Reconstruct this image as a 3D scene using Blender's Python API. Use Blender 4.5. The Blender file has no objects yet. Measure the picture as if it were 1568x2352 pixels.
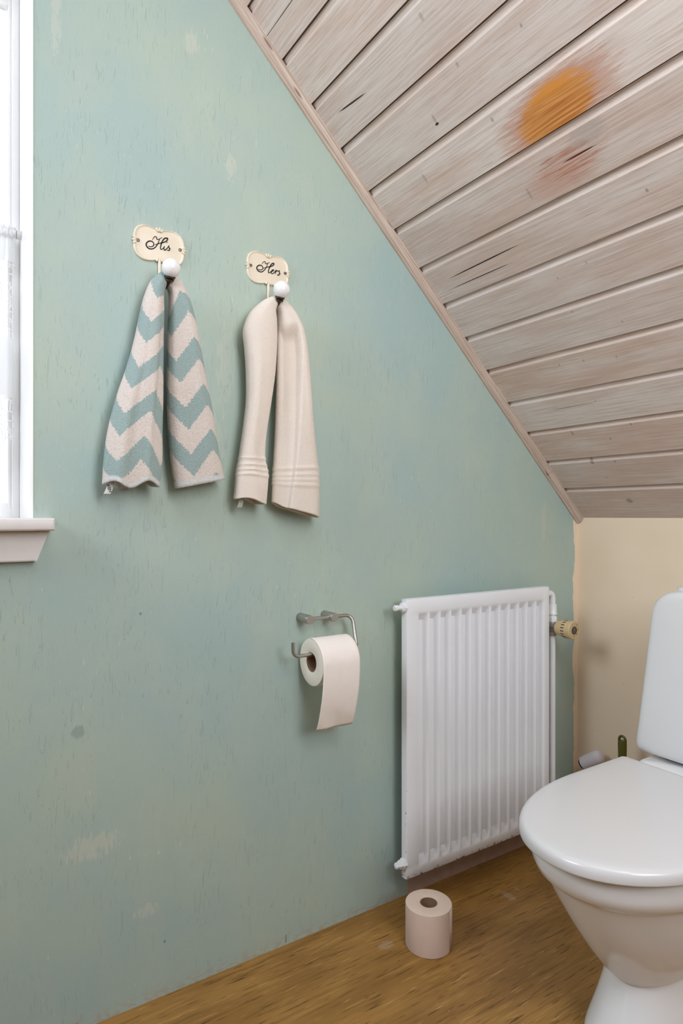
import bpy, bmesh, math, random
from mathutils import Vector, Matrix, noise as mnoise

SC = bpy.context.scene
COL = SC.collection
PI = math.pi

# ------------------------------------------------------------------ camera, sky, lamps, exposure
SC.view_settings.view_transform = 'Standard'
SC.view_settings.look = 'None'
SC.view_settings.exposure = 0.07
SC.view_settings.gamma = 1.0
SC.view_settings.use_curve_mapping = False
SC.cycles.use_denoising = True
SC.cycles.max_bounces = 10
SC.cycles.diffuse_bounces = 6
SC.cycles.transparent_max_bounces = 24

cam_d = bpy.data.cameras.new('camera')
cam = bpy.data.objects.new('camera', cam_d)
COL.objects.link(cam)
cam_d.sensor_fit = 'VERTICAL'
cam_d.sensor_height = 36.0
cam_d.sensor_width = 24.0
cam_d.lens = 36.0 * 1453.0 / 2352.0
cam_d.shift_y = 9.0 / 2352.0
cam_d.clip_start = 0.02
cam.location = (0, 0, 1.0)
cam.rotation_euler = (PI / 2, 0, -math.radians(33.01))
SC.camera = cam

W = bpy.data.worlds.new('daylight')
SC.world = W
W.use_nodes = True
wn = W.node_tree.nodes
wl = W.node_tree.links
bg = wn['Background']
# overcast sky: bright beyond the window (+y), dim on the open side of the room behind the camera
tc = wn.new('ShaderNodeTexCoord')
sp = wn.new('ShaderNodeSeparateXYZ')
wl.new(tc.outputs['Generated'], sp.inputs[0])
front = wn.new('ShaderNodeMapRange')
front.inputs['From Min'].default_value = 0.0
front.inputs['From Max'].default_value = 0.25
front.inputs['To Min'].default_value = 0.05
front.inputs['To Max'].default_value = 1.5
wl.new(sp.outputs['Y'], front.inputs['Value'])
bg.inputs['Color'].default_value = (0.97, 1.0, 1.04, 1)
wl.new(front.outputs[0], bg.inputs['Strength'])


def area_light(name, loc, target, sx, sy, power, color=(1, 1, 1)):
    d = bpy.data.lights.new(name, 'AREA')
    d.shape = 'RECTANGLE'
    d.size, d.size_y, d.energy, d.color = sx, sy, power, color
    o = bpy.data.objects.new(name, d)
    COL.objects.link(o)
    o.location = loc
    o.rotation_euler = (Vector(target) - Vector(loc)).to_track_quat('-Z', 'Y').to_euler()
    return o


DAY = (0.96, 1.0, 1.10)
area_light('window_daylight', (-0.35, 2.35, 3.05), (-0.10, 1.2, 1.35), 1.6, 0.8, 230, DAY)
area_light('left_fill_light', (-1.2, 0.9, 2.0), (1.2, 0.4, 1.2), 0.8, 0.8, 23, DAY)  # added fill from the upper left, no roof window is known there
area_light('rear_fill_light', (0.7, -1.0, 1.6), (0.8, 1.3, 1.0), 0.7, 0.7, 17, (0.97, 1.0, 1.07))  # added fill from behind the camera, not an actual doorway
area_light('overhead_fill_light', (0.5, -0.3, 1.9), (0.9, 1.3, 1.5), 0.5, 0.5, 7, (1.0, 1.0, 1.02))  # added fill from above, stands for no real lamp
area_light('overhead_fill_light', (0.15, 0.2, 2.3), (0.45, 0.9, 0.4), 0.6, 0.6, 4, (1.0, 1.0, 1.02))  # second added overhead fill, aimed lower, without any fixture

# ------------------------------------------------------------------ helpers
D = 1.3077          # the green wall
X1 = 1.767          # the knee wall
S0X, S0Z = X1, 0.994
SLOPE = -0.9609
ANG = math.atan(SLOPE)          # the sloping ceiling falls towards +x


def lin(c):
    c /= 255.0
    return c / 12.92 if c <= 0.04045 else ((c + 0.055) / 1.055) ** 2.4


def rgb(r, g, b):
    return (lin(r), lin(g), lin(b), 1.0)


class NT:
    """small wrapper for building node materials"""

    def __init__(self, name):
        self.m = bpy.data.materials.new(name)
        self.m.use_nodes = True
        self.t = self.m.node_tree
        self.bsdf = self.t.nodes['Principled BSDF']
        self.out = self.t.nodes['Material Output']

    def n(self, kind):
        return self.t.nodes.new(kind)

    def put(self, sock, v):
        if v is None:
            return
        if isinstance(v, bpy.types.NodeSocket):
            self.t.links.new(v, sock)
        else:
            sock.default_value = v

    def obj(self):
        return self.n('ShaderNodeTexCoord').outputs['Object']

    def uv(self):
        return self.n('ShaderNodeTexCoord').outputs['UV']

    def attr(self, name):
        a = self.n('ShaderNodeAttribute')
        a.attribute_name = name
        return a.outputs['Fac']

    def sep(self, v):
        s = self.n('ShaderNodeSeparateXYZ')
        self.put(s.inputs[0], v)
        return s.outputs

    def comb(self, x=0.0, y=0.0, z=0.0):
        s = self.n('ShaderNodeCombineXYZ')
        for i, v in enumerate((x, y, z)):
            self.put(s.inputs[i], v)
        return s.outputs[0]

    def scale(self, v, s, loc=(0, 0, 0)):
        m = self.n('ShaderNodeMapping')
        self.put(m.inputs['Vector'], v)
        m.inputs['Scale'].default_value = s
        m.inputs['Location'].default_value = loc
        return m.outputs[0]

    def math(self, op, a, b=None, c=None, clamp=False):
        m = self.n('ShaderNodeMath')
        m.operation = op
        m.use_clamp = clamp
        for i, v in enumerate((a, b, c)):
            self.put(m.inputs[i], v)
        return m.outputs[0]

    def noise(self, v, scale=1.0, detail=3.0, rough=0.5, dist=0.0):
        m = self.n('ShaderNodeTexNoise')
        self.put(m.inputs['Vector'], v)
        m.inputs['Scale'].default_value = scale
        m.inputs['Detail'].default_value = detail
        m.inputs['Roughness'].default_value = rough
        m.inputs['Distortion'].default_value = dist
        return m.outputs['Fac']

    def vor(self, v, scale=1.0, feature='F1'):
        m = self.n('ShaderNodeTexVoronoi')
        m.feature = feature
        self.put(m.inputs['Vector'], v)
        m.inputs['Scale'].default_value = scale
        return m.outputs['Distance']

    def white(self, v):
        m = self.n('ShaderNodeTexWhiteNoise')
        m.noise_dimensions = '1D'
        self.put(m.inputs['W'], v)
        return m.outputs['Value']

    def ramp(self, f, a, b, lo=0.0, hi=1.0):
        m = self.n('ShaderNodeMapRange')
        m.interpolation_type = 'SMOOTHSTEP'
        self.put(m.inputs['Value'], f)
        m.inputs['From Min'].default_value = a
        m.inputs['From Max'].default_value = b
        m.inputs['To Min'].default_value = lo
        m.inputs['To Max'].default_value = hi
        return m.outputs['Result']

    def mix(self, f, a, b):
        m = self.n('ShaderNodeMix')
        m.data_type = 'RGBA'
        self.put(m.inputs[0], f)
        self.put(m.inputs[6], a)
        self.put(m.inputs[7], b)
        return m.outputs[2]

    def bump(self, h, strength=0.3, dist=0.002, prev=None):
        b = self.n('ShaderNodeBump')
        b.inputs['Strength'].default_value = strength
        b.inputs['Distance'].default_value = dist
        self.put(b.inputs['Height'], h)
        if prev is not None:
            self.put(b.inputs['Normal'], prev)
        return b.outputs[0]

    def ell(self, x, y, cx, cy, rx, ry, wob=None, amt=0.0, soft=0.35, tilt=0.0):
        """mask: 1 inside an ellipse with a ragged edge"""
        dx = self.math('SUBTRACT', x, cx)
        dy = self.math('SUBTRACT', y, cy)
        if tilt:
            dx = self.math('MULTIPLY_ADD', dy, tilt, dx)
        dx = self.math('MULTIPLY', dx, 1.0 / rx)
        dy = self.math('MULTIPLY', dy, 1.0 / ry)
        d = self.math('ADD', self.math('MULTIPLY', dx, dx), self.math('MULTIPLY', dy, dy))
        if wob is not None:
            d = self.math('MULTIPLY_ADD', wob, amt, d)
            d = self.math('SUBTRACT', d, amt * 0.5)
        return self.ramp(d, 1.0 + soft, 1.0 - soft)

    def done(self, color, rough=0.5, normal=None, metal=0.0, spec=None, **kw):
        b = self.bsdf
        self.put(b.inputs['Base Color'], color)
        self.put(b.inputs['Roughness'], rough)
        b.inputs['Metallic'].default_value = metal
        if spec is not None:
            b.inputs['Specular IOR Level'].default_value = spec
        if normal is not None:
            self.put(b.inputs['Normal'], normal)
        for k, v in kw.items():
            self.put(b.inputs[k.replace('_', ' ')], v)
        return self.m


def plain(name, c, rough=0.5, metal=0.0, mott=0.04, bscale=60.0, bstr=0.05, **kw):
    t = NT(name)
    o = t.obj()
    n = t.noise(o, bscale, 4)
    dark = tuple(v * (1 - mott * 2) for v in c[:3]) + (1,)
    return t.done(t.mix(n, dark, c), rough, t.bump(n, bstr, 0.001), metal, **kw)


def mesh(name, verts, faces, mat, parent=None, smooth=True, uvs=None, loc=None):
    me = bpy.data.meshes.new(name)
    me.from_pydata([tuple(v) for v in verts], [], faces)
    if uvs is not None:
        l = me.uv_layers.new(name='UVMap')
        for lp in me.loops:
            l.data[lp.index].uv = uvs[lp.vertex_index]
    me.validate()
    me.update()
    o = bpy.data.objects.new(name, me)
    COL.objects.link(o)
    if mat is not None:
        for m_ in (mat if isinstance(mat, (list, tuple)) else [mat]):
            me.materials.append(m_)
    if smooth:
        for p in me.polygons:
            p.use_smooth = True
    if parent is not None:
        o.parent = parent
    if loc is not None:
        o.location = loc
    return o


def bmobj(name, bm, mat, parent=None, smooth=False, loc=None):
    bmesh.ops.recalc_face_normals(bm, faces=bm.faces[:])
    me = bpy.data.meshes.new(name)
    bm.to_mesh(me)
    bm.free()
    o = bpy.data.objects.new(name, me)
    COL.objects.link(o)
    me.materials.append(mat)
    if smooth:
        for p in me.polygons:
            p.use_smooth = True
    if parent is not None:
        o.parent = parent
    if loc is not None:
        o.location = loc
    return o


def wn_mod(o, angle=35):
    """smooth shading broken at sharp edges"""
    me = o.data
    for p in me.polygons:
        p.use_smooth = True
    bm = bmesh.new()
    bm.from_mesh(me)
    lim = math.radians(angle)
    for e in bm.edges:
        if len(e.link_faces) == 2 and e.calc_face_angle(0) > lim:
            e.smooth = False
    bm.to_mesh(me)
    bm.free()
    return o


def box(bm, x0, x1, y0, y1, z0, z1, bev=0.0, seg=2):
    b = bmesh.new()
    vs = [b.verts.new(p) for p in ((x0, y0, z0), (x1, y0, z0), (x1, y1, z0), (x0, y1, z0),
                                   (x0, y0, z1), (x1, y0, z1), (x1, y1, z1), (x0, y1, z1))]
    for f in ((0, 3, 2, 1), (4, 5, 6, 7), (0, 1, 5, 4), (1, 2, 6, 5), (2, 3, 7, 6), (3, 0, 4, 7)):
        b.faces.new([vs[i] for i in f])
    if bev:
        bmesh.ops.bevel(b, geom=b.edges[:], offset=bev, segments=seg, affect='EDGES', profile=0.5)
    me = bpy.data.meshes.new('t')
    b.to_mesh(me)
    b.free()
    bm.from_mesh(me)
    bpy.data.meshes.remove(me)


def boxobj(name, x0, x1, y0, y1, z0, z1, mat, parent=None, bev=0.0, seg=2):
    bm = bmesh.new()
    box(bm, x0, x1, y0, y1, z0, z1, bev, seg)
    return wn_mod(bmobj(name, bm, mat, parent), 50)


def loft(rings, closed=True, cap0=True, cap1=True):
    """rings: lists of points with the same count -> verts, faces"""
    n = len(rings[0])
    V = [p for r in rings for p in r]
    Fc = []
    for i in range(len(rings) - 1):
        for j in range(n if closed else n - 1):
            k = (j + 1) % n
            Fc.append((i * n + j, i * n + k, (i + 1) * n + k, (i + 1) * n + j))
    for on, base in ((cap0, 0), (cap1, (len(rings) - 1) * n)):
        if on:                                   # closed by a fan round the middle of the end ring
            V.append(sum((Vector(p) for p in V[base:base + n]), Vector()) / n)
            Fc += [(base + j, base + (j + 1) % n, len(V) - 1) for j in range(n)]
    return V, Fc


def fix(o):
    bm = bmesh.new()
    bm.from_mesh(o.data)
    bmesh.ops.recalc_face_normals(bm, faces=bm.faces[:])
    bm.to_mesh(o.data)
    bm.free()
    return o


def loftobj(name, rings, mat, parent=None, cap0=True, cap1=True, closed=True, sharp=50):
    V, Fc = loft(rings, closed, cap0, cap1)
    return wn_mod(fix(mesh(name, V, Fc, mat, parent)), sharp)


def frame_for(d):
    d = d.normalized()
    a = Vector((0, 0, 1)) if abs(d.z) < 0.9 else Vector((1, 0, 0))
    x = d.cross(a).normalized()
    return x, d.cross(x).normalized()


def tube_rings(path, r, n=14):
    P = [Vector(p) for p in path]
    R = r if isinstance(r, (list, tuple)) else [r] * len(P)
    rings = []
    x = None
    for i, p in enumerate(P):
        d = (P[min(i + 1, len(P) - 1)] - P[max(i - 1, 0)]).normalized()
        if x is None:
            x, y = frame_for(d)
        else:
            x = (x - d * x.dot(d)).normalized()
            y = d.cross(x)
        rings.append([p + (x * math.cos(2 * PI * k / n) + y * math.sin(2 * PI * k / n)) * R[i] for k in range(n)])
    return rings


def tubeobj(name, path, r, mat, parent=None, n=14):
    return loftobj(name, tube_rings(path, r, n), mat, parent)


def lathe(name, prof, mat, parent=None, axis=(0, 0, 1), org=(0, 0, 0), n=32, sharp=40, cap=True):
    """prof: (radius, distance along axis)"""
    ax = Vector(axis).normalized()
    x, y = frame_for(ax)
    o = Vector(org)
    rings = [[o + ax * h + (x * math.cos(2 * PI * k / n) + y * math.sin(2 * PI * k / n)) * max(r, 1e-5) for k in range(n)]
             for r, h in prof]
    return loftobj(name, rings, mat, parent, cap, cap, True, sharp)


def cat(pts, m=8):
    """Catmull-Rom through points of any dimension"""
    P = [list(p) for p in pts]
    P = [[2 * a - b for a, b in zip(P[0], P[1])]] + P + [[2 * a - b for a, b in zip(P[-1], P[-2])]]
    out = []
    for i in range(1, len(P) - 2):
        for k in range(m):
            t = k / m
            out.append([0.5 * (2 * b + (c - a) * t + (2 * a - 5 * b + 4 * c - d) * t * t + (3 * b - a - 3 * c + d) * t ** 3)
                        for a, b, c, d in zip(P[i - 1], P[i], P[i + 1], P[i + 2])])
    out.append(P[-2])
    return out


def empty(name, loc, label=None, cat_=None, group=None):
    o = bpy.data.objects.new(name, None)
    o.empty_display_size = 0.05
    COL.objects.link(o)
    o.location = loc
    if label:
        tag(o, label, cat_, group)
    return o


def tag(o, label, cat_, group=None):
    o['label'] = label
    o['category'] = cat_
    if group:
        o['group'] = group
    return o


def structure(o, label=None, cat_=None):
    o['kind'] = 'structure'
    if label:
        tag(o, label, cat_)
    return o


def text_mesh(s, size):
    """flat letter outlines (x right, y up) from the built-in font"""
    c = bpy.data.curves.new('t', 'FONT')
    c.body = s
    c.size = size
    c.align_x = 'CENTER'
    c.align_y = 'CENTER'
    c.offset = size * 0.012
    o = bpy.data.objects.new('t', c)
    COL.objects.link(o)
    bpy.context.view_layer.update()
    me = bpy.data.meshes.new_from_object(o.evaluated_get(bpy.context.evaluated_depsgraph_get()))
    V = [v.co.copy() for v in me.vertices]
    Fc = [tuple(p.vertices) for p in me.polygons]
    bpy.data.objects.remove(o)
    bpy.data.curves.remove(c)
    bpy.data.meshes.remove(me)
    return V, Fc


def ribbon(bm, pts, w, y, thick=0.0006):
    """a brush stroke lying in the xz plane; w: list of widths"""
    n = len(pts)
    L, R = [], []
    for i, (x, z) in enumerate(pts):
        a, b = pts[max(i - 1, 0)], pts[min(i + 1, n - 1)]
        dx, dz = b[0] - a[0], b[1] - a[1]
        l = math.hypot(dx, dz) or 1e-9
        nx, nz = -dz / l * w[i] / 2, dx / l * w[i] / 2
        L.append((x + nx, z + nz))
        R.append((x - nx, z - nz))
    vf = [[bm.verts.new((p[0], yy, p[1])) for p in side] for yy in (y - thick, y) for side in (L, R)]
    for i in range(n - 1):
        bm.faces.new((vf[0][i], vf[0][i + 1], vf[1][i + 1], vf[1][i]))
        bm.faces.new((vf[0][i], vf[2][i], vf[2][i + 1], vf[0][i + 1]))
        bm.faces.new((vf[1][i], vf[1][i + 1], vf[3][i + 1], vf[3][i]))
    for i in (0, n - 1):
        bm.faces.new((vf[0][i], vf[1][i], vf[3][i], vf[2][i]))


# ------------------------------------------------------------------ materials of the room
def mat_green():
    t = NT('green_wall_paint')
    o = t.obj()
    x, y, z = t.sep(o)[0], t.sep(o)[1], t.sep(o)[2]
    v = t.comb(x, z, 0.0)
    big = t.noise(v, 2.2, 3, 0.55)
    mid = t.noise(t.scale(v, (9, 3, 1)), 1.0, 4, 0.6)
    c = t.mix(t.ramp(big, 0.22, 0.78), rgb(160, 184, 182), rgb(177, 192, 176))
    c = t.mix(t.ramp(mid, 0.45, 0.8, 0, 0.35), c, rgb(186, 196, 178))
    # scraped, brushed old wallpaper: upright strokes and specks
    st = t.noise(t.scale(v, (150, 20, 1)), 1.0, 2, 0.5, 0.6)
    st2 = t.noise(t.scale(v, (260, 34, 1), (3, 7, 0)), 1.0, 2, 0.55, 0.5)
    area = t.noise(v, 7.0, 2)
    strokes = t.math('MULTIPLY', t.ramp(st, 0.63, 0.71), t.ramp(area, 0.38, 0.6))
    strokes2 = t.math('MULTIPLY', t.ramp(st2, 0.64, 0.72), t.ramp(area, 0.30, 0.6, 0.2, 1))
    grain = t.noise(t.scale(v, (380, 190, 1)), 1.0, 3, 0.6)
    h = t.math('ADD', t.math('ADD', strokes, t.math('MULTIPLY', strokes2, 0.7)), t.math('MULTIPLY', grain, 0.35))
    fl = t.noise(t.scale(v, (190, 34, 1), (11, 2, 0)), 1.0, 2, 0.5)
    flm = t.math('MULTIPLY', t.ramp(fl, 0.69, 0.73), t.ramp(t.noise(v, 5.0, 2), 0.5, 0.62))
    c = t.mix(t.math('MULTIPLY', flm, 0.55), c, rgb(212, 216, 200))
    # scuffs and worn places
    wob = t.noise(t.scale(v, (160, 34, 1)), 1.0, 3, 0.7)
    for (cx, cz, rx, rz, a) in ((0.268, 0.350, 0.045, 0.022, 0.7), (0.375, 0.19, 0.022, 0.012, 0.6), (0.468, 2.01, 0.014, 0.024, 0.6),
                                (0.558, 1.77, 0.010, 0.030, 0.7), (0.545, 1.33, 0.02, 0.08, 0.45), (0.20, 1.95, 0.008, 0.06, 0.5),
                                (0.52, 1.15, 0.02, 0.06, 0.3), (1.60, 0.985, 0.012, 0.05, 0.45)):
        m = t.ell(x, z, cx, cz, rx, rz, wob, 9.0, 0.4)
        c = t.mix(t.math('MULTIPLY', m, a * 0.65), c, rgb(204, 204, 190))
    for (cx, cz, rx, rz, a) in ((0.2409, 0.58, 0.012, 0.012, 0.30), (0.36, 0.80, 0.003, 0.003, 0.5), (0.41, 0.112, 0.003, 0.003, 0.6)):
        c = t.mix(t.math('MULTIPLY', t.ell(x, z, cx, cz, rx, rz, wob, 3.0, 0.4), a), c, rgb(80, 100, 98))
    c = t.mix(t.ell(x, z, 0.6952, 0.0135, 0.0009, 0.0105, None, 0, 0.3, -0.06), c, rgb(28, 24, 20))
    # chipped paint below the paper holder
    for (cx, cz, rx, rz) in ((0.8115, 0.742, 0.0085, 0.010), (0.744, 0.745, 0.008, 0.010), (0.734, 0.757, 0.012, 0.009)):
        c = t.mix(t.math('MULTIPLY', t.ell(x, z, cx, cz, rx, rz, t.noise(v, 170, 2), 1.6, 0.12), 0.8), c, rgb(190, 190, 180))
    # along the floor the paint thins out
    edge = t.noise(t.scale(v, (60, 120, 1)), 1.0, 3)
    low = t.math('MULTIPLY', t.ramp(z, 0.035, 0.0), t.ramp(edge, 0.46, 0.58))
    c = t.mix(t.math('MULTIPLY', low, 0.5), c, rgb(176, 150, 132))
    # bare plaster left behind the radiator
    rag = t.math('SUBTRACT', t.noise(v, 45, 3), 0.5)
    bx = t.ramp(t.math('MULTIPLY_ADD', rag, 0.014, x), 1.056, 1.062)
    bz = t.ramp(t.math('MULTIPLY_ADD', rag, 0.03, z), 0.115, 0.10)
    bx = t.math('MULTIPLY', bx, t.ramp(x, 1.63, 1.60))
    bare = t.math('MULTIPLY', bx, bz)
    sp_ = t.ramp(t.vor(v, 150), 0.16, 0.08)
    sp_ = t.math('MULTIPLY', sp_, t.ramp(t.noise(v, 60, 2), 0.52, 0.6))
    pc = t.mix(t.noise(v, 30, 4), rgb(160, 130, 116), rgb(196, 172, 158))
    pc = t.mix(sp_, pc, rgb(60, 38, 30))
    c = t.mix(bare, c, pc)
    # the cream paint of the next wall laps round the corner with a wavy hand-cut edge
    wav = t.math('SUBTRACT', t.noise(t.comb(z, 0.3, 0), 9.0, 4, 0.55), 0.5)
    lap = t.ramp(t.math('MULTIPLY_ADD', wav, 0.04, x), X1 - 0.0235, X1 - 0.0215)
    c = t.mix(lap, c, rgb(236, 217, 191))
    nb = t.bump(h, 0.62, 0.0016)
    return t.done(c, t.ramp(grain, 0, 1, 0.42, 0.6), nb, spec=0.35)


def mat_cream():
    t = NT('cream_wall_paint')
    o = t.obj()
    s = t.sep(o)
    v = t.comb(s[1], s[2], 0)
    c = t.mix(t.ramp(t.noise(v, 3, 3), 0.3, 0.7), rgb(231, 211, 184), rgb(238, 220, 194))
    n1 = t.noise(t.scale(v, (160, 40, 1)), 1, 3, 0.6)
    n2 = t.noise(v, 220, 3)
    h = t.math('ADD', t.math('MULTIPLY', n1, 0.7), n2)
    sp_ = t.math('MULTIPLY', t.ramp(t.vor(v, 22), 0.04, 0.025), 0.5)
    c = t.mix(sp_, c, rgb(140, 120, 104))
    return t.done(c, 0.6, t.bump(h, 0.2, 0.001), spec=0.3)


def mat_ceiling():
    t = NT('whitewashed_pine')
    o = t.obj()
    s = t.sep(o)
    b = t.attr('board')
    rnd = t.white(t.math('ADD', b, 0.37))
    rnd2 = t.white(t.math('ADD', b, 40.11))
    off = t.math('MULTIPLY', b, 3.71)
    x, y = s[0], s[1]
    yy = t.math('ADD', y, off)
    v = t.comb(x, yy, 0)
    warp = t.noise(t.scale(v, (14, 2.2, 1)), 1, 2)
    xw = t.math('MULTIPLY_ADD', warp, 0.02, x)
    vw = t.comb(xw, yy, 0)
    g1 = t.noise(t.scale(vw, (230, 5, 1)), 1, 4, 0.62)
    g2 = t.noise(t.scale(vw, (620, 16, 1)), 1, 3, 0.6)
    patch = t.noise(t.scale(v, (16, 3.2, 1)), 1, 3, 0.55)
    c = t.mix(t.ramp(t.math('MULTIPLY_ADD', rnd, 0.25, patch), 0.42, 0.85), rgb(228, 219, 211), rgb(213, 189, 174))
    c = t.mix(t.ramp(rnd2, 0.2, 1.0, 0, 0.30), c, rgb(196, 186, 180))
    c = t.mix(t.ramp(g1, 0.36, 0.78, 0, 0.55), c, rgb(178, 150, 134))
    c = t.mix(t.ramp(g1, 0.5, 0.22, 0, 0.40), c, rgb(226, 218, 210))
    c = t.mix(t.math('MULTIPLY', t.ramp(g2, 0.55, 0.72), 0.42), c, rgb(158, 132, 118))
    wob = t.noise(t.scale(vw, (260, 16, 1)), 1, 4, 0.7)
    wob2 = t.noise(t.scale(v, (420, 40, 1)), 1, 3, 0.7)
    # orange, unpainted patch and its fainter neighbour
    b9 = t.math('COMPARE', b, 9.0, 0.4)
    b8 = t.math('COMPARE', b, 8.0, 0.4)
    m = t.math('MULTIPLY', t.ell(x, y, -1.096, 0.772, 0.050, 0.083, wob, 2.1, 0.40, -0.10), b9)
    oc = t.mix(t.ramp(g1, 0.35, 0.7), rgb(220, 156, 86), rgb(178, 104, 44))
    oc = t.mix(t.ramp(x, -1.118, -1.135), oc, rgb(222, 148, 62))
    c = t.mix(t.math('MULTIPLY', t.ell(x, y, -1.095, 0.77, 0.062, 0.125, wob, 3.2, 0.5, -0.10), t.math('MULTIPLY', b9, 0.55)), c, rgb(186, 112, 72))
    c = t.mix(m, c, oc)
    m = t.math('MULTIPLY', t.ell(x, y, -1.006, 0.785, 0.024, 0.060, wob, 7.5, 0.7), b8)
    c = t.mix(t.math('MULTIPLY', t.math('MULTIPLY', m, t.ramp(g1, 0.40, 0.62, 0.15, 1.0)), 0.75), c, rgb(172, 96, 62))
    m = t.math('MULTIPLY', t.ell(x, y, -0.985, 0.82, 0.03, 0.07, wob, 3.0, 0.9), b8)
    c = t.mix(t.math('MULTIPLY', m, 0.35), c, rgb(190, 130, 104))
    m = t.math('MULTIPLY', t.ell(x, y, -1.036, 0.735, 0.020, 0.035, wob2, 3.5, 0.5), b8)
    c = t.mix(t.math('MULTIPLY', m, 0.35), c, rgb(160, 158, 152))
    m = t.math('MULTIPLY', t.ell(x, y, -1.008, 0.768, 0.0018, 0.035, wob, 0.8, 0.4), b8)
    c = t.mix(m, c, rgb(96, 40, 22))
    # knots, nail marks and splits in the boards
    marks = ((-0.0730, 1.093, 0.011, 0.013, 0.75), (-0.2357, 1.137, 0.014, 0.007, 0.8), (-0.2280, 1.066, 0.005, 0.004, 0.8), (-0.3506, 0.962, 0.005, 0.004, 0.7),
             (-0.345, 1.142, 0.010, 0.006, 0.5), (-0.8895, 0.6826, 0.005, 0.004, 0.7), (-0.9865, 0.9006, 0.016, 0.004, 0.45),
             (-1.2143, 1.0115, 0.013, 0.0035, 0.55), (-1.3715, 0.921, 0.010, 0.005, 0.4), (-1.2673, 0.903, 0.006, 0.004, 0.5),
             (-1.1485, 0.894, 0.006, 0.004, 0.6), (-1.1287, 1.116, 0.014, 0.005, 0.4), (-1.2485, 0.7577, 0.005, 0.003, 0.7),
             (-0.555, 0.905, 0.004, 0.003, 0.6), (-0.565, 0.99, 0.004, 0.003, 0.6), (-0.57, 1.06, 0.004, 0.003, 0.6),
             (-0.80, 0.86, 0.004, 0.003, 0.55), (-0.79, 0.94, 0.004, 0.003, 0.5), (-0.70, 0.95, 0.005, 0.004, 0.45), (-0.64, 0.85, 0.004, 0.003, 0.5),
             (-0.44, 1.02, 0.004, 0.003, 0.5), (-0.31, 1.04, 0.005, 0.004, 0.6), (-0.17, 1.12, 0.004, 0.004, 0.5), (-1.34, 0.72, 0.004, 0.003, 0.5))
    for (cx, cy, rx, ry, a) in marks:
        c = t.mix(t.math('MULTIPLY', t.ell(x, y, cx, cy, rx * 0.8, ry * 0.75, wob2, 2.6, 0.6), a * 0.75), c, rgb(110, 98, 94))
    cracks = ((-0.8955, 1.10, 0.0016, 0.110, -0.02), (-0.866, 1.13, 0.0012, 0.10, 0.0), (-1.349, 1.18, 0.0018, 0.045, 0.10), (-1.205, 1.012, 0.0025, 0.005, 0.0),
              (-0.435, 1.10, 0.0007, 0.07, 0.0), (-1.569, 1.20, 0.0008, 0.13, 0.0))
    for (cx, cy, rx, ry, tl) in cracks:
        c = t.mix(t.ell(x, y, cx, cy, rx, ry, wob2, 0.9, 0.35, tl), c, rgb(52, 38, 30))
    # nail holes near the wall end of every board
    dark = t.math('MULTIPLY', t.ramp(t.math('ABSOLUTE', t.math('SUBTRACT', y, 1.268)), 0.02, 0.0), t.ramp(wob2, 0.5, 0.7))
    c = t.mix(t.math('MULTIPLY', dark, 0.35), c, rgb(140, 108, 88))
    # lighter tone on the rounded lip; the groove itself stayed brown
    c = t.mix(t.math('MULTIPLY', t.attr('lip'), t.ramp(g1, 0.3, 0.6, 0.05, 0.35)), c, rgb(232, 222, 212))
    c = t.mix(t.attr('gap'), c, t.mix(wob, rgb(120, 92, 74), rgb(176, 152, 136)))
    h = t.math('ADD', t.math('MULTIPLY', g1, 0.8), t.math('MULTIPLY', g2, 0.5))
    return t.done(c, 0.5, t.bump(h, 0.32, 0.0012), spec=0.4)


def mat_trimwood():
    t = NT('whitewashed_moulding')
    o = t.obj()
    s = t.sep(o)
    v = t.comb(s[0], s[1], s[2])
    g = t.noise(t.scale(v, (8, 500, 500)), 1, 4, 0.6)
    c = t.mix(t.ramp(g, 0.3, 0.7), rgb(206, 191, 177), rgb(170, 145, 127))
    k = t.ramp(t.vor(t.scale(v, (6, 40, 40)), 1.0), 0.13, 0.06)
    c = t.mix(t.math('MULTIPLY', k, 0.8), c, rgb(96, 64, 48))
    return t.done(c, 0.5, t.bump(g, 0.25, 0.001))


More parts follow.
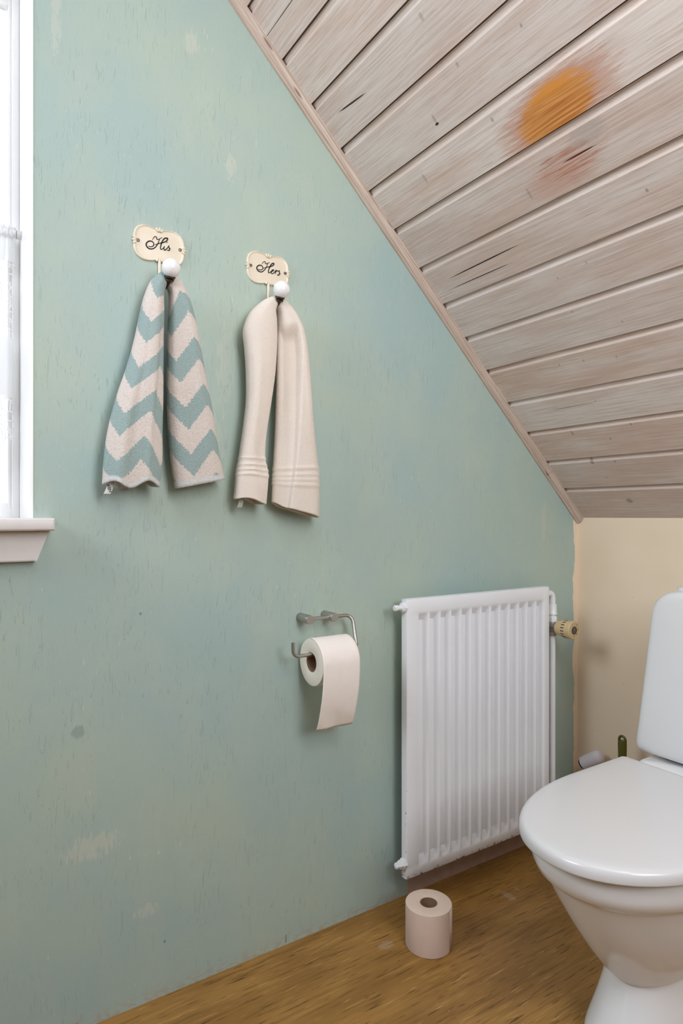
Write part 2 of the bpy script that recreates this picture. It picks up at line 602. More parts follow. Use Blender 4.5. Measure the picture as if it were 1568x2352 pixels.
def mat_floor():
    t = NT('brown_streaked_floor_covering')
    o = t.obj()
    s = t.sep(o)
    v = t.comb(s[0], s[1], 0)
    base = t.noise(t.scale(v, (4, 9, 1)), 1, 3)
    c = t.mix(t.ramp(base, 0.3, 0.7), rgb(136, 98, 46), rgb(162, 121, 62))
    a = t.noise(t.scale(v, (6, 95, 1)), 1, 3, 0.6)
    c = t.mix(t.ramp(a, 0.52, 0.68, 0, 0.65), c, rgb(112, 78, 34))
    c = t.mix(t.ramp(a, 0.45, 0.30, 0, 0.55), c, rgb(178, 137, 76))
    d = t.noise(t.scale(v, (15, 240, 1), (5, 3, 0)), 1, 2, 0.5)
    c = t.mix(t.ramp(d, 0.62, 0.70, 0, 0.85), c, rgb(72, 46, 22))
    e = t.noise(t.scale(v, (13, 230, 1), (17, 9, 0)), 1, 2, 0.5)
    c = t.mix(t.ramp(e, 0.63, 0.71, 0, 0.55), c, rgb(206, 166, 102))
    f = t.noise(t.scale(v, (120, 160, 1), (2, 2, 0)), 1, 2)
    c = t.mix(t.math('MULTIPLY', t.ramp(f, 0.74, 0.78), 0.5), c, rgb(196, 170, 130))
    # a pale scratch below the radiator
    wob = t.noise(v, 160, 2)
    for (cx, cy, rx, ry) in ((1.276, 1.156, 0.011, 0.022), (1.318, 1.166, 0.004, 0.008), (0.89, 1.18, 0.02, 0.012)):
        c = t.mix(t.math('MULTIPLY', t.ell(s[0], s[1], cx, cy, rx, ry, wob, 1.2, 0.5), 0.30), c, rgb(190, 170, 150))
    h = t.math('ADD', t.math('MULTIPLY', d, -0.5), t.noise(v, 300, 2))
    return t.done(c, 0.42, t.bump(h, 0.08, 0.0008), spec=0.4)


M = {}
M['green'] = mat_green()
M['cream'] = mat_cream()
M['ceiling'] = mat_ceiling()
M['trimwood'] = mat_trimwood()
M['floor'] = mat_floor()
M['white_gloss'] = plain('white_gloss_paint', rgb(232, 232, 230), 0.28, mott=0.02, bscale=90, bstr=0.06)
M['window_white'] = plain('window_white_paint', rgb(250, 250, 249), 0.3, mott=0.01, bscale=90, bstr=0.04)
M['sill_paint'] = plain('sill_white_paint', rgb(224, 220, 217), 0.35, mott=0.03, bscale=70, bstr=0.1)
M['porcelain'] = plain('white_porcelain', rgb(226, 227, 227), 0.10, mott=0.01, bscale=6, bstr=0.0)
M['seat_plastic'] = plain('white_seat_plastic', rgb(214, 214, 214), 0.22, mott=0.01, bscale=6, bstr=0.0)
M['steel'] = plain('brushed_steel', rgb(186, 183, 178), 0.40, 1.0, mott=0.05, bscale=300, bstr=0.08)
M['dark_metal'] = plain('aged_dark_metal', rgb(88, 76, 62), 0.4, 0.8, mott=0.15, bscale=200, bstr=0.15)
M['cream_enamel'] = plain('cream_enamel', rgb(232, 220, 198), 0.32, mott=0.03, bscale=80, bstr=0.06)
M['white_ceramic'] = plain('white_ceramic', rgb(240, 240, 240), 0.12, mott=0.01, bscale=6, bstr=0.0)
M['black_ink'] = plain('black_lettering', rgb(26, 20, 17), 0.7)
M['cardboard'] = plain('brown_cardboard', rgb(150, 118, 90), 0.9, mott=0.1, bscale=150, bstr=0.15)
M['old_plastic'] = plain('yellowed_plastic', rgb(204, 182, 138), 0.4, mott=0.05, bscale=60, bstr=0.04)
M['slot_dark'] = plain('dark_slots', rgb(22, 18, 14), 0.8)
M['badge'] = plain('brown_badge', rgb(84, 70, 64), 0.5)
M['badge_print'] = plain('badge_print', rgb(140, 122, 112), 0.5)
M['olive'] = plain('olive_green_plastic', rgb(84, 84, 20), 0.35, mott=0.06, bscale=80, bstr=0.05)
M['navy'] = plain('navy_fabric', rgb(38, 54, 110), 0.9, mott=0.1, bscale=300, bstr=0.3)
M['valve'] = plain('grey_valve_metal', rgb(172, 166, 158), 0.45, 0.5, mott=0.1, bscale=100, bstr=0.1)


M['screw'] = plain('dull_screw_metal', rgb(120, 114, 106), 0.4, 0.8, mott=0.2, bscale=300, bstr=0.1)


def mat_radiator():
    t = NT('white_radiator_enamel')
    o = t.obj()
    s = t.sep(o)
    v = t.comb(s[0], s[2], s[1])
    c = t.mix(t.noise(v, 8, 3), rgb(229, 231, 234), rgb(235, 237, 240))
    # worn-through spots, mostly along the lower and left edges
    spots = t.ramp(t.noise(t.scale(v, (110, 70, 110)), 1, 3, 0.6), 0.66, 0.70)
    lowedge = t.ramp(s[2], 0.012, 0.003)
    leftedge = t.math('MULTIPLY', t.ramp(s[0], 0.004, 0.001), t.ramp(s[2], 0.5, 0.2))
    few = t.ramp(t.noise(v, 260, 1), 0.80, 0.82)
    m = t.math('ADD', t.math('MULTIPLY', spots, t.math('MAXIMUM', lowedge, leftedge)), t.math('MULTIPLY', few, 0.5), clamp=True)
    rust = t.ramp(t.noise(t.scale(v, (70, 90, 70), (5, 0, 0)), 1, 3, 0.6), 0.53, 0.60)
    m = t.math('MAXIMUM', m, t.math('MULTIPLY', rust, t.ramp(s[2], 0.012, 0.002)))
    c = t.mix(m, c, rgb(54, 40, 32))
    grime = t.math('MULTIPLY', t.ramp(s[2], 0.06, 0.0), t.noise(t.scale(v, (60, 20, 60)), 1, 3))
    c = t.mix(t.math('MULTIPLY', grime, 0.35), c, rgb(186, 170, 158))
    return t.done(c, 0.3, t.bump(t.noise(v, 240, 3), 0.10, 0.0008), spec=0.45)


M['radiator'] = mat_radiator()


def mat_paper(name, c0, c1):
    t = NT(name)
    uv = t.sep(t.uv())
    a = t.math('SINE', t.math('MULTIPLY', t.math('ADD', uv[0], t.math('MULTIPLY', uv[1], 0.62)), 2 * PI / 0.0024))
    b = t.math('SINE', t.math('MULTIPLY', uv[1], 2 * PI / 0.0022))
    h = t.math('MULTIPLY_ADD', b, 0.35, a)
    n = t.noise(t.obj(), 60, 3)
    c = t.mix(n, c0, c1)
    c = t.mix(t.ramp(h, -1.2, 0.2, 0.07, 0.0), c, tuple(q * 0.72 for q in c0[:3]) + (1,))
    return t.done(c, 0.95, t.bump(h, 0.10, 0.0006), spec=0.1)


M['paper'] = mat_paper('cream_tissue', rgb(238, 230, 222), rgb(243, 236, 229))
M['paper_pink'] = mat_paper('pinkish_tissue', rgb(214, 190, 174), rgb(222, 199, 184))


def mat_paper_end(name, c0, c1):
    t = NT(name)
    o = t.obj()
    n = t.noise(o, 90, 4, 0.6)
    return t.done(t.mix(n, c0, c1), 0.95, t.bump(t.noise(o, 700, 2), 0.2, 0.0006), spec=0.1)


M['paper_end'] = mat_paper_end('tissue_roll_end', rgb(232, 226, 210), rgb(240, 234, 220))
M['paper_pink_end'] = mat_paper_end('pinkish_tissue_roll_end', rgb(214, 192, 175), rgb(224, 204, 188))


def terry(t, v2, s):
    a = t.noise(t.scale(v2, (s, s * 0.55, 1)), 1, 2, 0.6, 0.8)
    b = t.vor(t.scale(v2, (s * 1.2, s * 0.8, 1)), 1.0)
    return t.math('MULTIPLY_ADD', b, -0.45, a)


def mat_blue_towel():
    t = NT('chevron_terry')
    uv = t.sep(t.uv())
    v2 = t.comb(uv[0], uv[1], 0)
    fuzz = t.math('SUBTRACT', t.noise(v2, 260, 2), 0.5)
    # zigzag: rows of chevrons
    tri = t.math('PINGPONG', t.math('ADD', uv[0], 0.011), 0.047)
    f = t.math('MULTIPLY_ADD', tri, 1.12, t.math('ADD', uv[1], 0.0465))
    f = t.math('MULTIPLY_ADD', fuzz, 0.016, f)
    f = t.math('FRACT', t.math('DIVIDE', f, 0.093))
    m = t.math('MULTIPLY', t.ramp(f, 0.0, 0.03), t.ramp(f, 0.50, 0.47))
    c = t.mix(m, rgb(228, 217, 208), rgb(160, 181, 178))
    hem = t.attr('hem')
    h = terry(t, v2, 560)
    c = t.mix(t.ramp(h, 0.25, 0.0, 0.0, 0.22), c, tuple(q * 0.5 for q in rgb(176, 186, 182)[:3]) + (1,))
    c = t.mix(hem, c, t.mix(t.noise(t.scale(v2, (200, 8, 1)), 1, 2), rgb(206, 208, 206), rgb(232, 232, 230)))
    return t.done(c, 0.95, t.bump(h, 0.85, 0.0024), spec=0.05, Sheen_Weight=0.15)


def mat_white_towel():
    t = NT('cream_ribbed_terry')
    uv = t.sep(t.uv())
    v2 = t.comb(uv[0], uv[1], 0)
    wig = t.noise(t.scale(v2, (50, 120, 1)), 1, 2)
    r = t.math('SINE', t.math('MULTIPLY', t.math('MULTIPLY_ADD', wig, 0.003, uv[1]), 2 * PI / 0.0024))
    n = t.noise(t.scale(v2, (420, 700, 1)), 1, 2)
    h = t.math('MULTIPLY_ADD', r, 0.09, n)
    c = t.mix(t.noise(v2, 14, 3), rgb(223, 212, 200), rgb(231, 221, 210))
    c = t.mix(t.ramp(h, 0.46, 0.2, 0, 0.3), c, rgb(176, 160, 148))
    return t.done(c, 0.95, t.bump(h, 0.45, 0.0016), spec=0.05, Sheen_Weight=0.15)


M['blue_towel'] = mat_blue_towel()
M['white_towel'] = mat_white_towel()
M['label_cloth'] = plain('white_label_ribbon', rgb(226, 222, 218), 0.8, mott=0.05, bscale=400, bstr=0.1)
M['loop_cloth'] = plain('grey_green_loop', rgb(178, 182, 166), 0.9, mott=0.05, bscale=400, bstr=0.1)
M['fleece'] = plain('white_fleece', rgb(214, 208, 212), 0.95, mott=0.06, bscale=420, bstr=0.6)


def mat_glass():
    t = NT('window_glass')
    t.t.nodes.remove(t.bsdf)
    tr = t.n('ShaderNodeBsdfTransparent')
    tr.inputs[0].default_value = (0.97, 0.985, 0.98, 1)
    gl = t.n('ShaderNodeBsdfGlossy')
    gl.inputs['Roughness'].default_value = 0.02
    mx = t.n('ShaderNodeMixShader')
    fr = t.n('ShaderNodeFresnel')
    fr.inputs[0].default_value = 1.45
    t.t.links.new(fr.outputs[0], mx.inputs[0])
    t.t.links.new(tr.outputs[0], mx.inputs[1])
    t.t.links.new(gl.outputs[0], mx.inputs[2])
    t.t.links.new(mx.outputs[0], t.out.inputs[0])
    return t.m


def mat_curtain():
    """thin white cotton with two bands of crochet lace"""
    t = NT('cotton_and_lace')
    t.t.nodes.remove(t.bsdf)
    uv = t.sep(t.uv())
    u, v = uv[0], uv[1]
    v2 = t.comb(u, v, 0)
    wob = t.math('MULTIPLY', t.math('SUBTRACT', t.noise(v2, 60, 2), 0.5), 0.006)
    net = t.ramp(t.vor(v2, 62, 'DISTANCE_TO_EDGE'), 0.09, 0.05)
    uu = t.math('SUBTRACT', t.math('PINGPONG', u, 0.07), 0.07)
    def rosette(cv):
        dv = t.math('SUBTRACT', v, cv)
        rr = t.math('SQRT', t.math('ADD', t.math('MULTIPLY', uu, uu), t.math('MULTIPLY', dv, dv)))
        rings = t.ramp(t.math('SINE', t.math('MULTIPLY', t.math('ADD', rr, wob), 2 * PI / 0.0065)), 0.0, 0.3)
        ins = t.ramp(rr, 0.038, 0.035)
        return rings, ins, rr
    r1, i1, _ = rosette(0.140)
    r2, i2, rr2 = rosette(0.425)
    band = t.math('MULTIPLY', t.ramp(t.math('ADD', v, wob), 0.068, 0.0695), t.ramp(t.math('ADD', v, wob), 0.2285, 0.227))
    band2 = t.ramp(t.math('ADD', v, wob), 0.345, 0.3465)
    border = t.math('ADD', t.ramp(t.math('ABSOLUTE', t.math('SUBTRACT', t.math('ADD', v, wob), 0.0695)), 0.0016, 0.0008),
                    t.ramp(t.math('ABSOLUTE', t.math('SUBTRACT', t.math('ADD', v, wob), 0.2275)), 0.0016, 0.0008))
    lace = t.math('ADD', t.math('MULTIPLY', i1, r1), t.math('MULTIPLY', t.math('SUBTRACT', 1.0, t.math('MAXIMUM', i1, i2)), net))
    lace = t.math('ADD', lace, t.math('MULTIPLY', i2, r2))
    inlace = t.math('MAXIMUM', band, band2)
    alpha = t.math('ADD', t.math('MULTIPLY', inlace, lace), t.math('SUBTRACT', 1.0, inlace), clamp=True)
    alpha = t.math('MAXIMUM', alpha, border, clamp=True)
    sc = t.math('MULTIPLY', t.ramp(t.math('SUBTRACT', v, t.math('MULTIPLY', t.math('ABSOLUTE', uu), -0.9)), 0.475, 0.478), 1.0)
    alpha = t.math('MULTIPLY', alpha, t.math('SUBTRACT', 1.0, sc))
    di = t.n('ShaderNodeBsdfDiffuse')
    di.inputs[0].default_value = rgb(238, 238, 238)
    tl = t.n('ShaderNodeBsdfTranslucent')
    tl.inputs[0].default_value = rgb(240, 240, 240)
    m1 = t.n('ShaderNodeMixShader')
    m1.inputs[0].default_value = 0.52
    t.t.links.new(di.outputs[0], m1.inputs[1])
    t.t.links.new(tl.outputs[0], m1.inputs[2])
    tr = t.n('ShaderNodeBsdfTransparent')
    m2 = t.n('ShaderNodeMixShader')
    t.put(m2.inputs[0], t.math('MULTIPLY', alpha, 0.86))
    t.t.links.new(tr.outputs[0], m2.inputs[1])
    t.t.links.new(m1.outputs[0], m2.inputs[2])
    t.t.links.new(m2.outputs[0], t.out.inputs[0])
    return t.m


M['glass'] = mat_glass()
M['curtain'] = mat_curtain()

# ------------------------------------------------------------------ the room
WX0, WX1, WZ0, WZ1 = -0.66, 0.1606, 0.985, 2.12       # window opening
WT = 0.20
bm = bmesh.new()
for (a, b, c, d) in ((-1.7, WX0, 0, 2.6), (WX1, X1 + 0.12, 0, 2.6), (WX0, WX1, 0, WZ0), (WX0, WX1, WZ1, 2.6)):
    box(bm, a, b, D, D + WT, c, d)
bmesh.ops.remove_doubles(bm, verts=bm.verts[:], dist=1e-5)
wall_back = structure(bmobj('wall_back', bm, M['green']), 'worn pale green painted gable wall with window and towel hooks', 'wall')

bm = bmesh.new()
box(bm, X1, X1 + 0.12, -1.2, D + WT, 0, S0Z + 0.02)
structure(bmobj('wall_right', bm, M['cream']), 'low cream painted knee wall behind the toilet', 'wall')

bm = bmesh.new()
box(bm, -1.7, X1 + 0.12, -1.2, D + WT, -0.08, 0)
structure(bmobj('floor', bm, M['floor']), 'brown streaked floor covering', 'floor')

# sloping ceiling of whitewashed boards: local x runs down the slope, local z points up out of the room
JO = [-0.1339, -0.252, -0.3714, -0.4884, -0.6088, -0.7243, -0.8366, -0.952, -1.0689, -1.1789, -1.2941, -1.4083, -1.5158, -1.636,
      -1.751, -1.866, -1.981, -2.096]
prof = [(0.02, 0.0, 0)]
for k, j in enumerate(JO):
    # going up the slope: lip of the lower board, groove, then the square edge of the board above
    prof += [(j + 0.0190, 0.0, k), (j + 0.0178, 0.0002, k), (j + 0.0160, 0.0012, k), (j + 0.0145, 0.0032, k), (j + 0.0136, 0.0055, k),
             (j + 0.0120, 0.0062, k), (j + 0.0022, 0.0068, k), (j + 0.0016, 0.0120, k), (j + 0.0002, 0.0120, k + 1), (j, 0.0006, k + 1),
             (j - 0.0006, 0.0, k + 1)]
prof.append((-2.2, 0.0, len(JO)))
Y0, Y1 = -1.2, D - 0.0005
NY = 2
V, Fc, bid = [], [], []
for s, h, k in prof:
    for q in range(NY):
        V.append((s, Y0 + (Y1 - Y0) * q / (NY - 1), h))
for i in range(len(prof) - 1):
    for q in range(NY - 1):
        Fc.append((i * NY + q, (i + 1) * NY + q, (i + 1) * NY + q + 1, i * NY + q + 1))
        bid.append(float(min(prof[i][2], prof[i + 1][2])) if prof[i][2] == prof[i + 1][2] else float(prof[i + 1][2]))
# back of the boards
nb0 = len(V)
V += [(0.02, Y0, 0.03), (0.02, Y1, 0.03), (-2.2, Y0, 0.03), (-2.2, Y1, 0.03)]
last = (len(prof) - 1) * NY
Fc += [(nb0, nb0 + 1, nb0 + 3, nb0 + 2), (0, 1, nb0 + 1, nb0), (last + 1, last, nb0 + 2, nb0 + 3)]
bid += [0.0, 0.0, float(len(JO))]
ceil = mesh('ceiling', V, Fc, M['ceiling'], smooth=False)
at = ceil.data.attributes.new('board', 'FLOAT', 'FACE')
for i, v in enumerate(bid):
    at.data[i].value = v
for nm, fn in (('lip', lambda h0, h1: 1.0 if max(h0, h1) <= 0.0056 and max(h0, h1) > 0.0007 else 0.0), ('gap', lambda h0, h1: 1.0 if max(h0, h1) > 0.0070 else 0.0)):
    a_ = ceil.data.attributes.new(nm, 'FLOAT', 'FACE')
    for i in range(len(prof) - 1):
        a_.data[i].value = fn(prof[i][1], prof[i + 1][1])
ceil.location = (S0X, 0, S0Z)
ceil.rotation_euler = (0, -ANG, 0)
structure(ceil, 'sloping ceiling of whitewashed pine boards with an orange stain', 'ceiling')


def moulding(name, s0, s1, label):
    """small quarter moulding along the green wall under the boards"""
    t_ = 0.0205
    sec = [(0.0, 0.0)]                      # (out from wall, down from ceiling)
    pts = [(t_, 0.0), (t_, 0.0035), (0.0185, 0.0045), (0.0178, 0.0062), (0.0165, 0.0090), (0.0140, 0.0125), (0.0108, 0.0148), (0.0080, 0.0155),
           (0.0072, 0.0168), (0.0060, 0.0182), (0.0, 0.0182)]
    sec += pts
    rings = []
    for s in (s0, s0 + 0.001, s1 - 0.001, s1):
        k = 0.94 if s in (s0, s1) else 1.0
        rings.append([(s, D - a * k, -b * k) for a, b in sec])
    o = loftobj(name, rings, M['trimwood'], sharp=25)
    o.location = (S0X, 0, S0Z)
    o.rotation_euler = (0, -ANG, 0)
    return structure(o, label, 'moulding')


moulding('trim_1', -2.2, -0.2095, 'long slanting wooden moulding between green wall and board ceiling')
moulding('trim_2', -0.2085, 0.006, 'short lower end piece of the slanting wooden moulding above the corner')

# ------------------------------------------------------------------ window
win = empty('window_1', (-0.25, D + 0.17, WZ0))
structure(win, 'bright white window at the left edge with sill', 'window')


def wpart(name, bm, mat, parent=win):
    o = wn_mod(bmobj(name, bm, mat), 40)
    o.parent = parent
    o.matrix_parent_inverse = Matrix.Translation(-Vector(win.location))
    return o


e_ = 0.004
bm = bmesh.new()
box(bm, WX1 - e_, WX1 + 0.0005, D - 0.001, D + WT, WZ0, WZ1)
box(bm, WX0 - 0.0005, WX0 + e_, D - 0.001, D + WT, WZ0, WZ1)
box(bm, WX0, WX1, D - 0.001, D + WT, WZ1 - e_, WZ1 + 0.0005)
wpart('window_reveal', bm, M['window_white'])
fy0, fy1 = D + 0.17, D + 0.225
bm = bmesh.new()
fw = 0.014
box(bm, WX1 - e_ - fw, WX1 - e_, fy0, fy1, WZ0, WZ1, 0.003)
box(bm, WX0 + e_, WX0 + e_ + fw, fy0, fy1, WZ0, WZ1, 0.003)
box(bm, WX0 + e_ + fw - 0.004, WX1 - e_ - fw + 0.004, fy0 + 0.001, fy1 - 0.001, WZ1 - e_ - 0.03, WZ1 - e_)
box(bm, WX0 + e_ + fw - 0.004, WX1 - e_ - fw + 0.004, fy0 + 0.001, fy1 - 0.001, WZ0, WZ0 + 0.03)
wpart('window_frame', bm, M['window_white'])
bm = bmesh.new()
a0, a1 = WX0 + e_ + fw, WX1 - e_ - fw
for (p, q) in ((a0, a0 + 0.006), (a1 - 0.006, a1), ((a0 + a1) / 2 - 0.02, (a0 + a1) / 2 + 0.02)):
    box(bm, p, q, fy0 + 0.012, fy1 - 0.006, WZ0 + 0.029, WZ1 - 0.033, 0.0015)
for (p, q) in ((WZ0 + 0.029, WZ0 + 0.042), (WZ1 - 0.05, WZ1 - 0.033)):
    box(bm, a0 + 0.001, a1 - 0.001, fy0 + 0.014, fy1 - 0.008, p, q, 0.0015)
wpart('window_sash', bm, M['window_white'])
bm = bmesh.new()
box(bm, a0 + 0.01, a1 - 0.01, fy0 + 0.030, fy0 + 0.034, WZ0 + 0.04, WZ1 - 0.045)
wpart('window_pane', bm, M['glass'])
bm = bmesh.new()
box(bm, WX0 - 0.031, 0.1912, 1.2505, D + 0.17, 0.973, 0.9962, 0.0)
ed = [e for e in bm.edges if abs(e.verts[0].co.y - e.verts[1].co.y) < 1e-4 and e.verts[0].co.y < 1.26]
bmesh.ops.bevel(bm, geom=ed, offset=0.006, segments=4, affect='EDGES', profile=0.5)
wpart('window_sill', bm, M['sill_paint'])
# apron board under the sill with slanting ends
bm = bmesh.new()
zz = ((0.9165, 0.165, WX0 - 0.005), (0.973, 0.1862, WX0 - 0.026))
vs = []
for yy in (1.285, D + 0.001):
    for (z, xr, xl) in zz:
        vs += [bm.verts.new((xl, yy, z)), bm.verts.new((xr, yy, z))]
for f in ((0, 1, 3, 2), (4, 6, 7, 5), (0, 4, 5, 1), (2, 3, 7, 6), (1, 5, 7, 3), (0, 2, 6, 4)):
    bm.faces.new([vs[i] for i in f])
bmesh.ops.bevel(bm, geom=[e for e in bm.edges if e.verts[0].co.y < 1.29 and e.verts[1].co.y < 1.29], offset=0.002, segments=2, affect='EDGES')
wpart('window_apron', bm, M['sill_paint'])

# café curtain
RY, RZ = 1.452, 1.577
rod = empty('curtain_rod', (-0.25, RY, RZ), 'thin white curtain rod spanning the window reveal', 'curtain rod')
rod_m = lathe('rod', [(0.005, 0), (0.005, WX1 - WX0 - 2 * e_)], M['white_gloss'], rod, (1, 0, 0), (WX0 + e_ + 0.25, 0, 0), 16)
lathe('end_cap', [(0.009, 0), (0.009, 0.008)], M['white_gloss'], rod, (1, 0, 0), (WX1 - e_ - 0.0085 + 0.25, 0, 0), 16)
lathe('end_cap', [(0.009, 0), (0.009, 0.008)], M['white_gloss'], rod, (1, 0, 0), (WX0 + e_ + 0.0005 + 0.25, 0, 0), 16)
V, Fc, UV = [], [], []
NX, NZ = 420, 70
cx0, cx1 = WX0 + 0.012, WX1 - e_ - 0.0095
HC = 0.50
for j in range(NZ + 1):
    f = j / NZ
    for i in range(NX + 1):
        g = i / NX
        x = cx0 + (cx1 - cx0) * g - 0.004 * min(1, f * 3) * (g > 0.5) * max(0, (g - 0.94) / 0.06)
        amp = 0.010 * min(1, f * 4)
        wv = math.sin(g * 2 * PI * 11 + 0.6 * math.sin(g * 9)) * amp + 0.004 * math.sin(g * 2 * PI * 29 + 3 * f) * min(1, f * 4)
        y = RY - 0.0075 * math.cos(min(1, f * 16) * PI / 2) + wv * 0.8 + (0.0018 * math.sin(g * 2 * PI * 75) * (1 - min(1, f * 5)))
        z = RZ + 0.012 - f * HC + 0.0025 * math.sin(g * 2 * PI * 60) * (1 - min(1, f * 12))
        V.append((x + 0.25, y - RY, z - RZ))
        UV.append(((cx1 - x) * 1.05 + 0.015, f * HC))
for j in range(NZ):
    for i in range(NX):
        a = j * (NX + 1) + i
        Fc.append((a, a + 1, a + NX + 2, a + NX + 1))
cur = mesh('curtain', V, Fc, M['curtain'], uvs=UV)
cur.location = (-0.25, RY, RZ)
tag(cur, 'white half-height cotton curtain with lace bands in the window', 'curtain')
# gathered casing round the rod is part of the curtain
rings = []
for i in range(1201):
    g = i / 1200
    x = cx0 + (cx1 - cx0) * g
    ring = []
    for q in range(18):
        ca, sa = math.cos(q * 2 * PI / 18), math.sin(q * 2 * PI / 18)
        r = 0.0108 + 0.0022 * mnoise.noise(Vector((x * 190, ca * 0.9, sa * 0.9))) + 0.0009 * mnoise.noise(Vector((x * 420, ca * 1.4, sa * 1.4 + 5)))
        ring.append((x + 0.25, r * 0.8 * ca, r * sa + 0.001))
    rings.append(ring)
M['casing'] = plain('white_cotton_casing', rgb(236, 236, 237), 0.9, mott=0.02, bscale=300, bstr=0.1, Transmission_Weight=0.0)
loftobj('rod_casing', rings, M['casing'], cur, False, False)

# ------------------------------------------------------------------ radiator
RX0, RX1, RF, RB, RZ0, RZ1 = 1.0048, 1.5496, 1.245, 1.266, 0.0828, 0.7890
rad = empty('radiator', (RX0, RF, RZ0), 'white ribbed panel radiator on the green wall, paint worn along its lower edge', 'radiator')


def radp(o):
    o.parent = rad
    o.matrix_parent_inverse = Matrix.Translation(-Vector(rad.location))
    return o


# front sheet: height field over (x, z): pressed grooves with sloping sides and ends
g0, gp, ng = 1.0445, 0.03735, 13
gz0, gz1 = 0.1105, 0.7500
xs = [RX0, RX0 + 0.0012, RX0 + 0.004]
gro = []
for k in range(ng):
    a = g0 + k * gp
    gro.append(a)
    xs += [a - 0.0004, a, a + 0.0008, a + 0.0022, a + 0.0030, a + 0.0230, a + 0.0244, a + 0.0258, a + 0.0318, a + 0.0332, a + 0.0345]
xs += [RX1 - 0.016, RX1 - 0.004, RX1 - 0.0012, RX1]
xs = sorted(set(round(v, 5) for v in xs))
zs = [RZ0, RZ0 + 0.0012, RZ0 + 0.004, gz0 - 0.006, gz0 - 0.003, gz0, gz0 + 0.004, gz0 + 0.018, gz0 + 0.022] + \
     [0.2, 0.3, 0.4, 0.5, 0.6] + [gz1 - 0.022, gz1 - 0.018, gz1 - 0.004, gz1, gz1 + 0.003, gz1 + 0.006, RZ1 - 0.004, RZ1 - 0.0012, RZ1]


def smooth01(t):
    t = max(0.0, min(1.0, t))
    return t * t * (3 - 2 * t)


def depth(x, z):
    d = 0.0
    for a in gro:
        if a - 0.001 < x < a + 0.036:
            # steep left side, flat floor, sloping right side
            q = x - a
            p = min(1.0, max(0.0, q / 0.0026)) if q < 0.01 else 1 - smooth01((q - 0.0235) / 0.0105) * 0.5 - 0.5 * min(1.0, max(0.0, (q - 0.0235) / 0.0100))
            e = min(smooth01((z - (gz0 - 0.002)) / 0.020), smooth01(((gz1 + 0.002) - z) / 0.020))
            d = max(d, 0.0140 * p * e)
    if g0 - 0.02 < x < g0 + ng * gp + 0.005 and gz0 - 0.01 < z < gz1 + 0.01:
        f = smooth01((z - (gz0 - 0.006)) / 0.006) * smooth01(((gz1 + 0.006) - z) / 0.006)
        d += 0.0014 * f * smooth01((x - (g0 - 0.004)) / 0.004) * (1 - smooth01((x - (g0 + (ng - 1) * gp + 0.024)) / 0.004))
    ex = min(x - RX0, RX1 - x)
    ez = min(z - RZ0, RZ1 - z)
    for q in (ex, ez):
        if q < 0.004:
            t = 1 - q / 0.004
            d += 0.004 * (1 - math.sqrt(max(0, 1 - t * t)))
    return d


V, Fc = [], []
nx, nz = len(xs), len(zs)
for z in zs:
    for x in xs:
        V.append((x, RF + depth(x, z), z))
for j in range(nz - 1):
    for i in range(nx - 1):
        a = j * nx + i
        Fc.append((a, a + 1, a + nx + 1, a + nx))
# edges folded back, and back sheet
rim = [i for i in range(nx)] + [j * nx + nx - 1 for j in range(1, nz)] + [(nz - 1) * nx + i for i in range(nx - 2, -1, -1)] + [j * nx for j in range(nz - 2, 0, -1)]
b0 = len(V)
for r_ in rim:
    V.append((V[r_][0], RB, V[r_][2]))
for k in range(len(rim)):
    k2 = (k + 1) % len(rim)
    Fc.append((rim[k2], rim[k], b0 + k, b0 + k2))
Fc.append(tuple(b0 + k for k in range(len(rim))))
pan = mesh('panel', [(x - RX0, y - RF, z - RZ0) for x, y, z in V], Fc, M['radiator'], rad)
wn_mod(fix(pan), 32)
# brackets to the wall
for (bx, bz) in ((1.15, 0.62), (1.42, 0.62), (1.15, 0.22), (1.42, 0.22)):
    radp(boxobj('bracket', bx - 0.015, bx + 0.015, RB - 0.001, D + 0.002, bz - 0.02, bz + 0.02, M['radiator']))
# plugs on the left end
px = RX0
o = radp(lathe('plug', [(0.0125, 0), (0.0125, 0.010), (0.0095, 0.0115), (0.006, 0.013), (0.005, 0.021), (0.0075, 0.0225), (0.0078, 0.032), (0.006, 0.034)],
               M['radiator'], None, (-1, 0, 0), (px + 0.002, 1.256, 0.7685), 10, 30))
o['label'] = 'upper air vent plug'
o = radp(lathe('plug', [(0.0135, 0), (0.0135, 0.009), (0.011, 0.010), (0.0105, 0.018), (0.008, 0.021), (0.0078, 0.029), (0.004, 0.031)],
               M['radiator'], None, (-1, 0, 0), (px + 0.002, 1.256, 0.1215), 6, 20))
o['label'] = 'lower blanking plug'
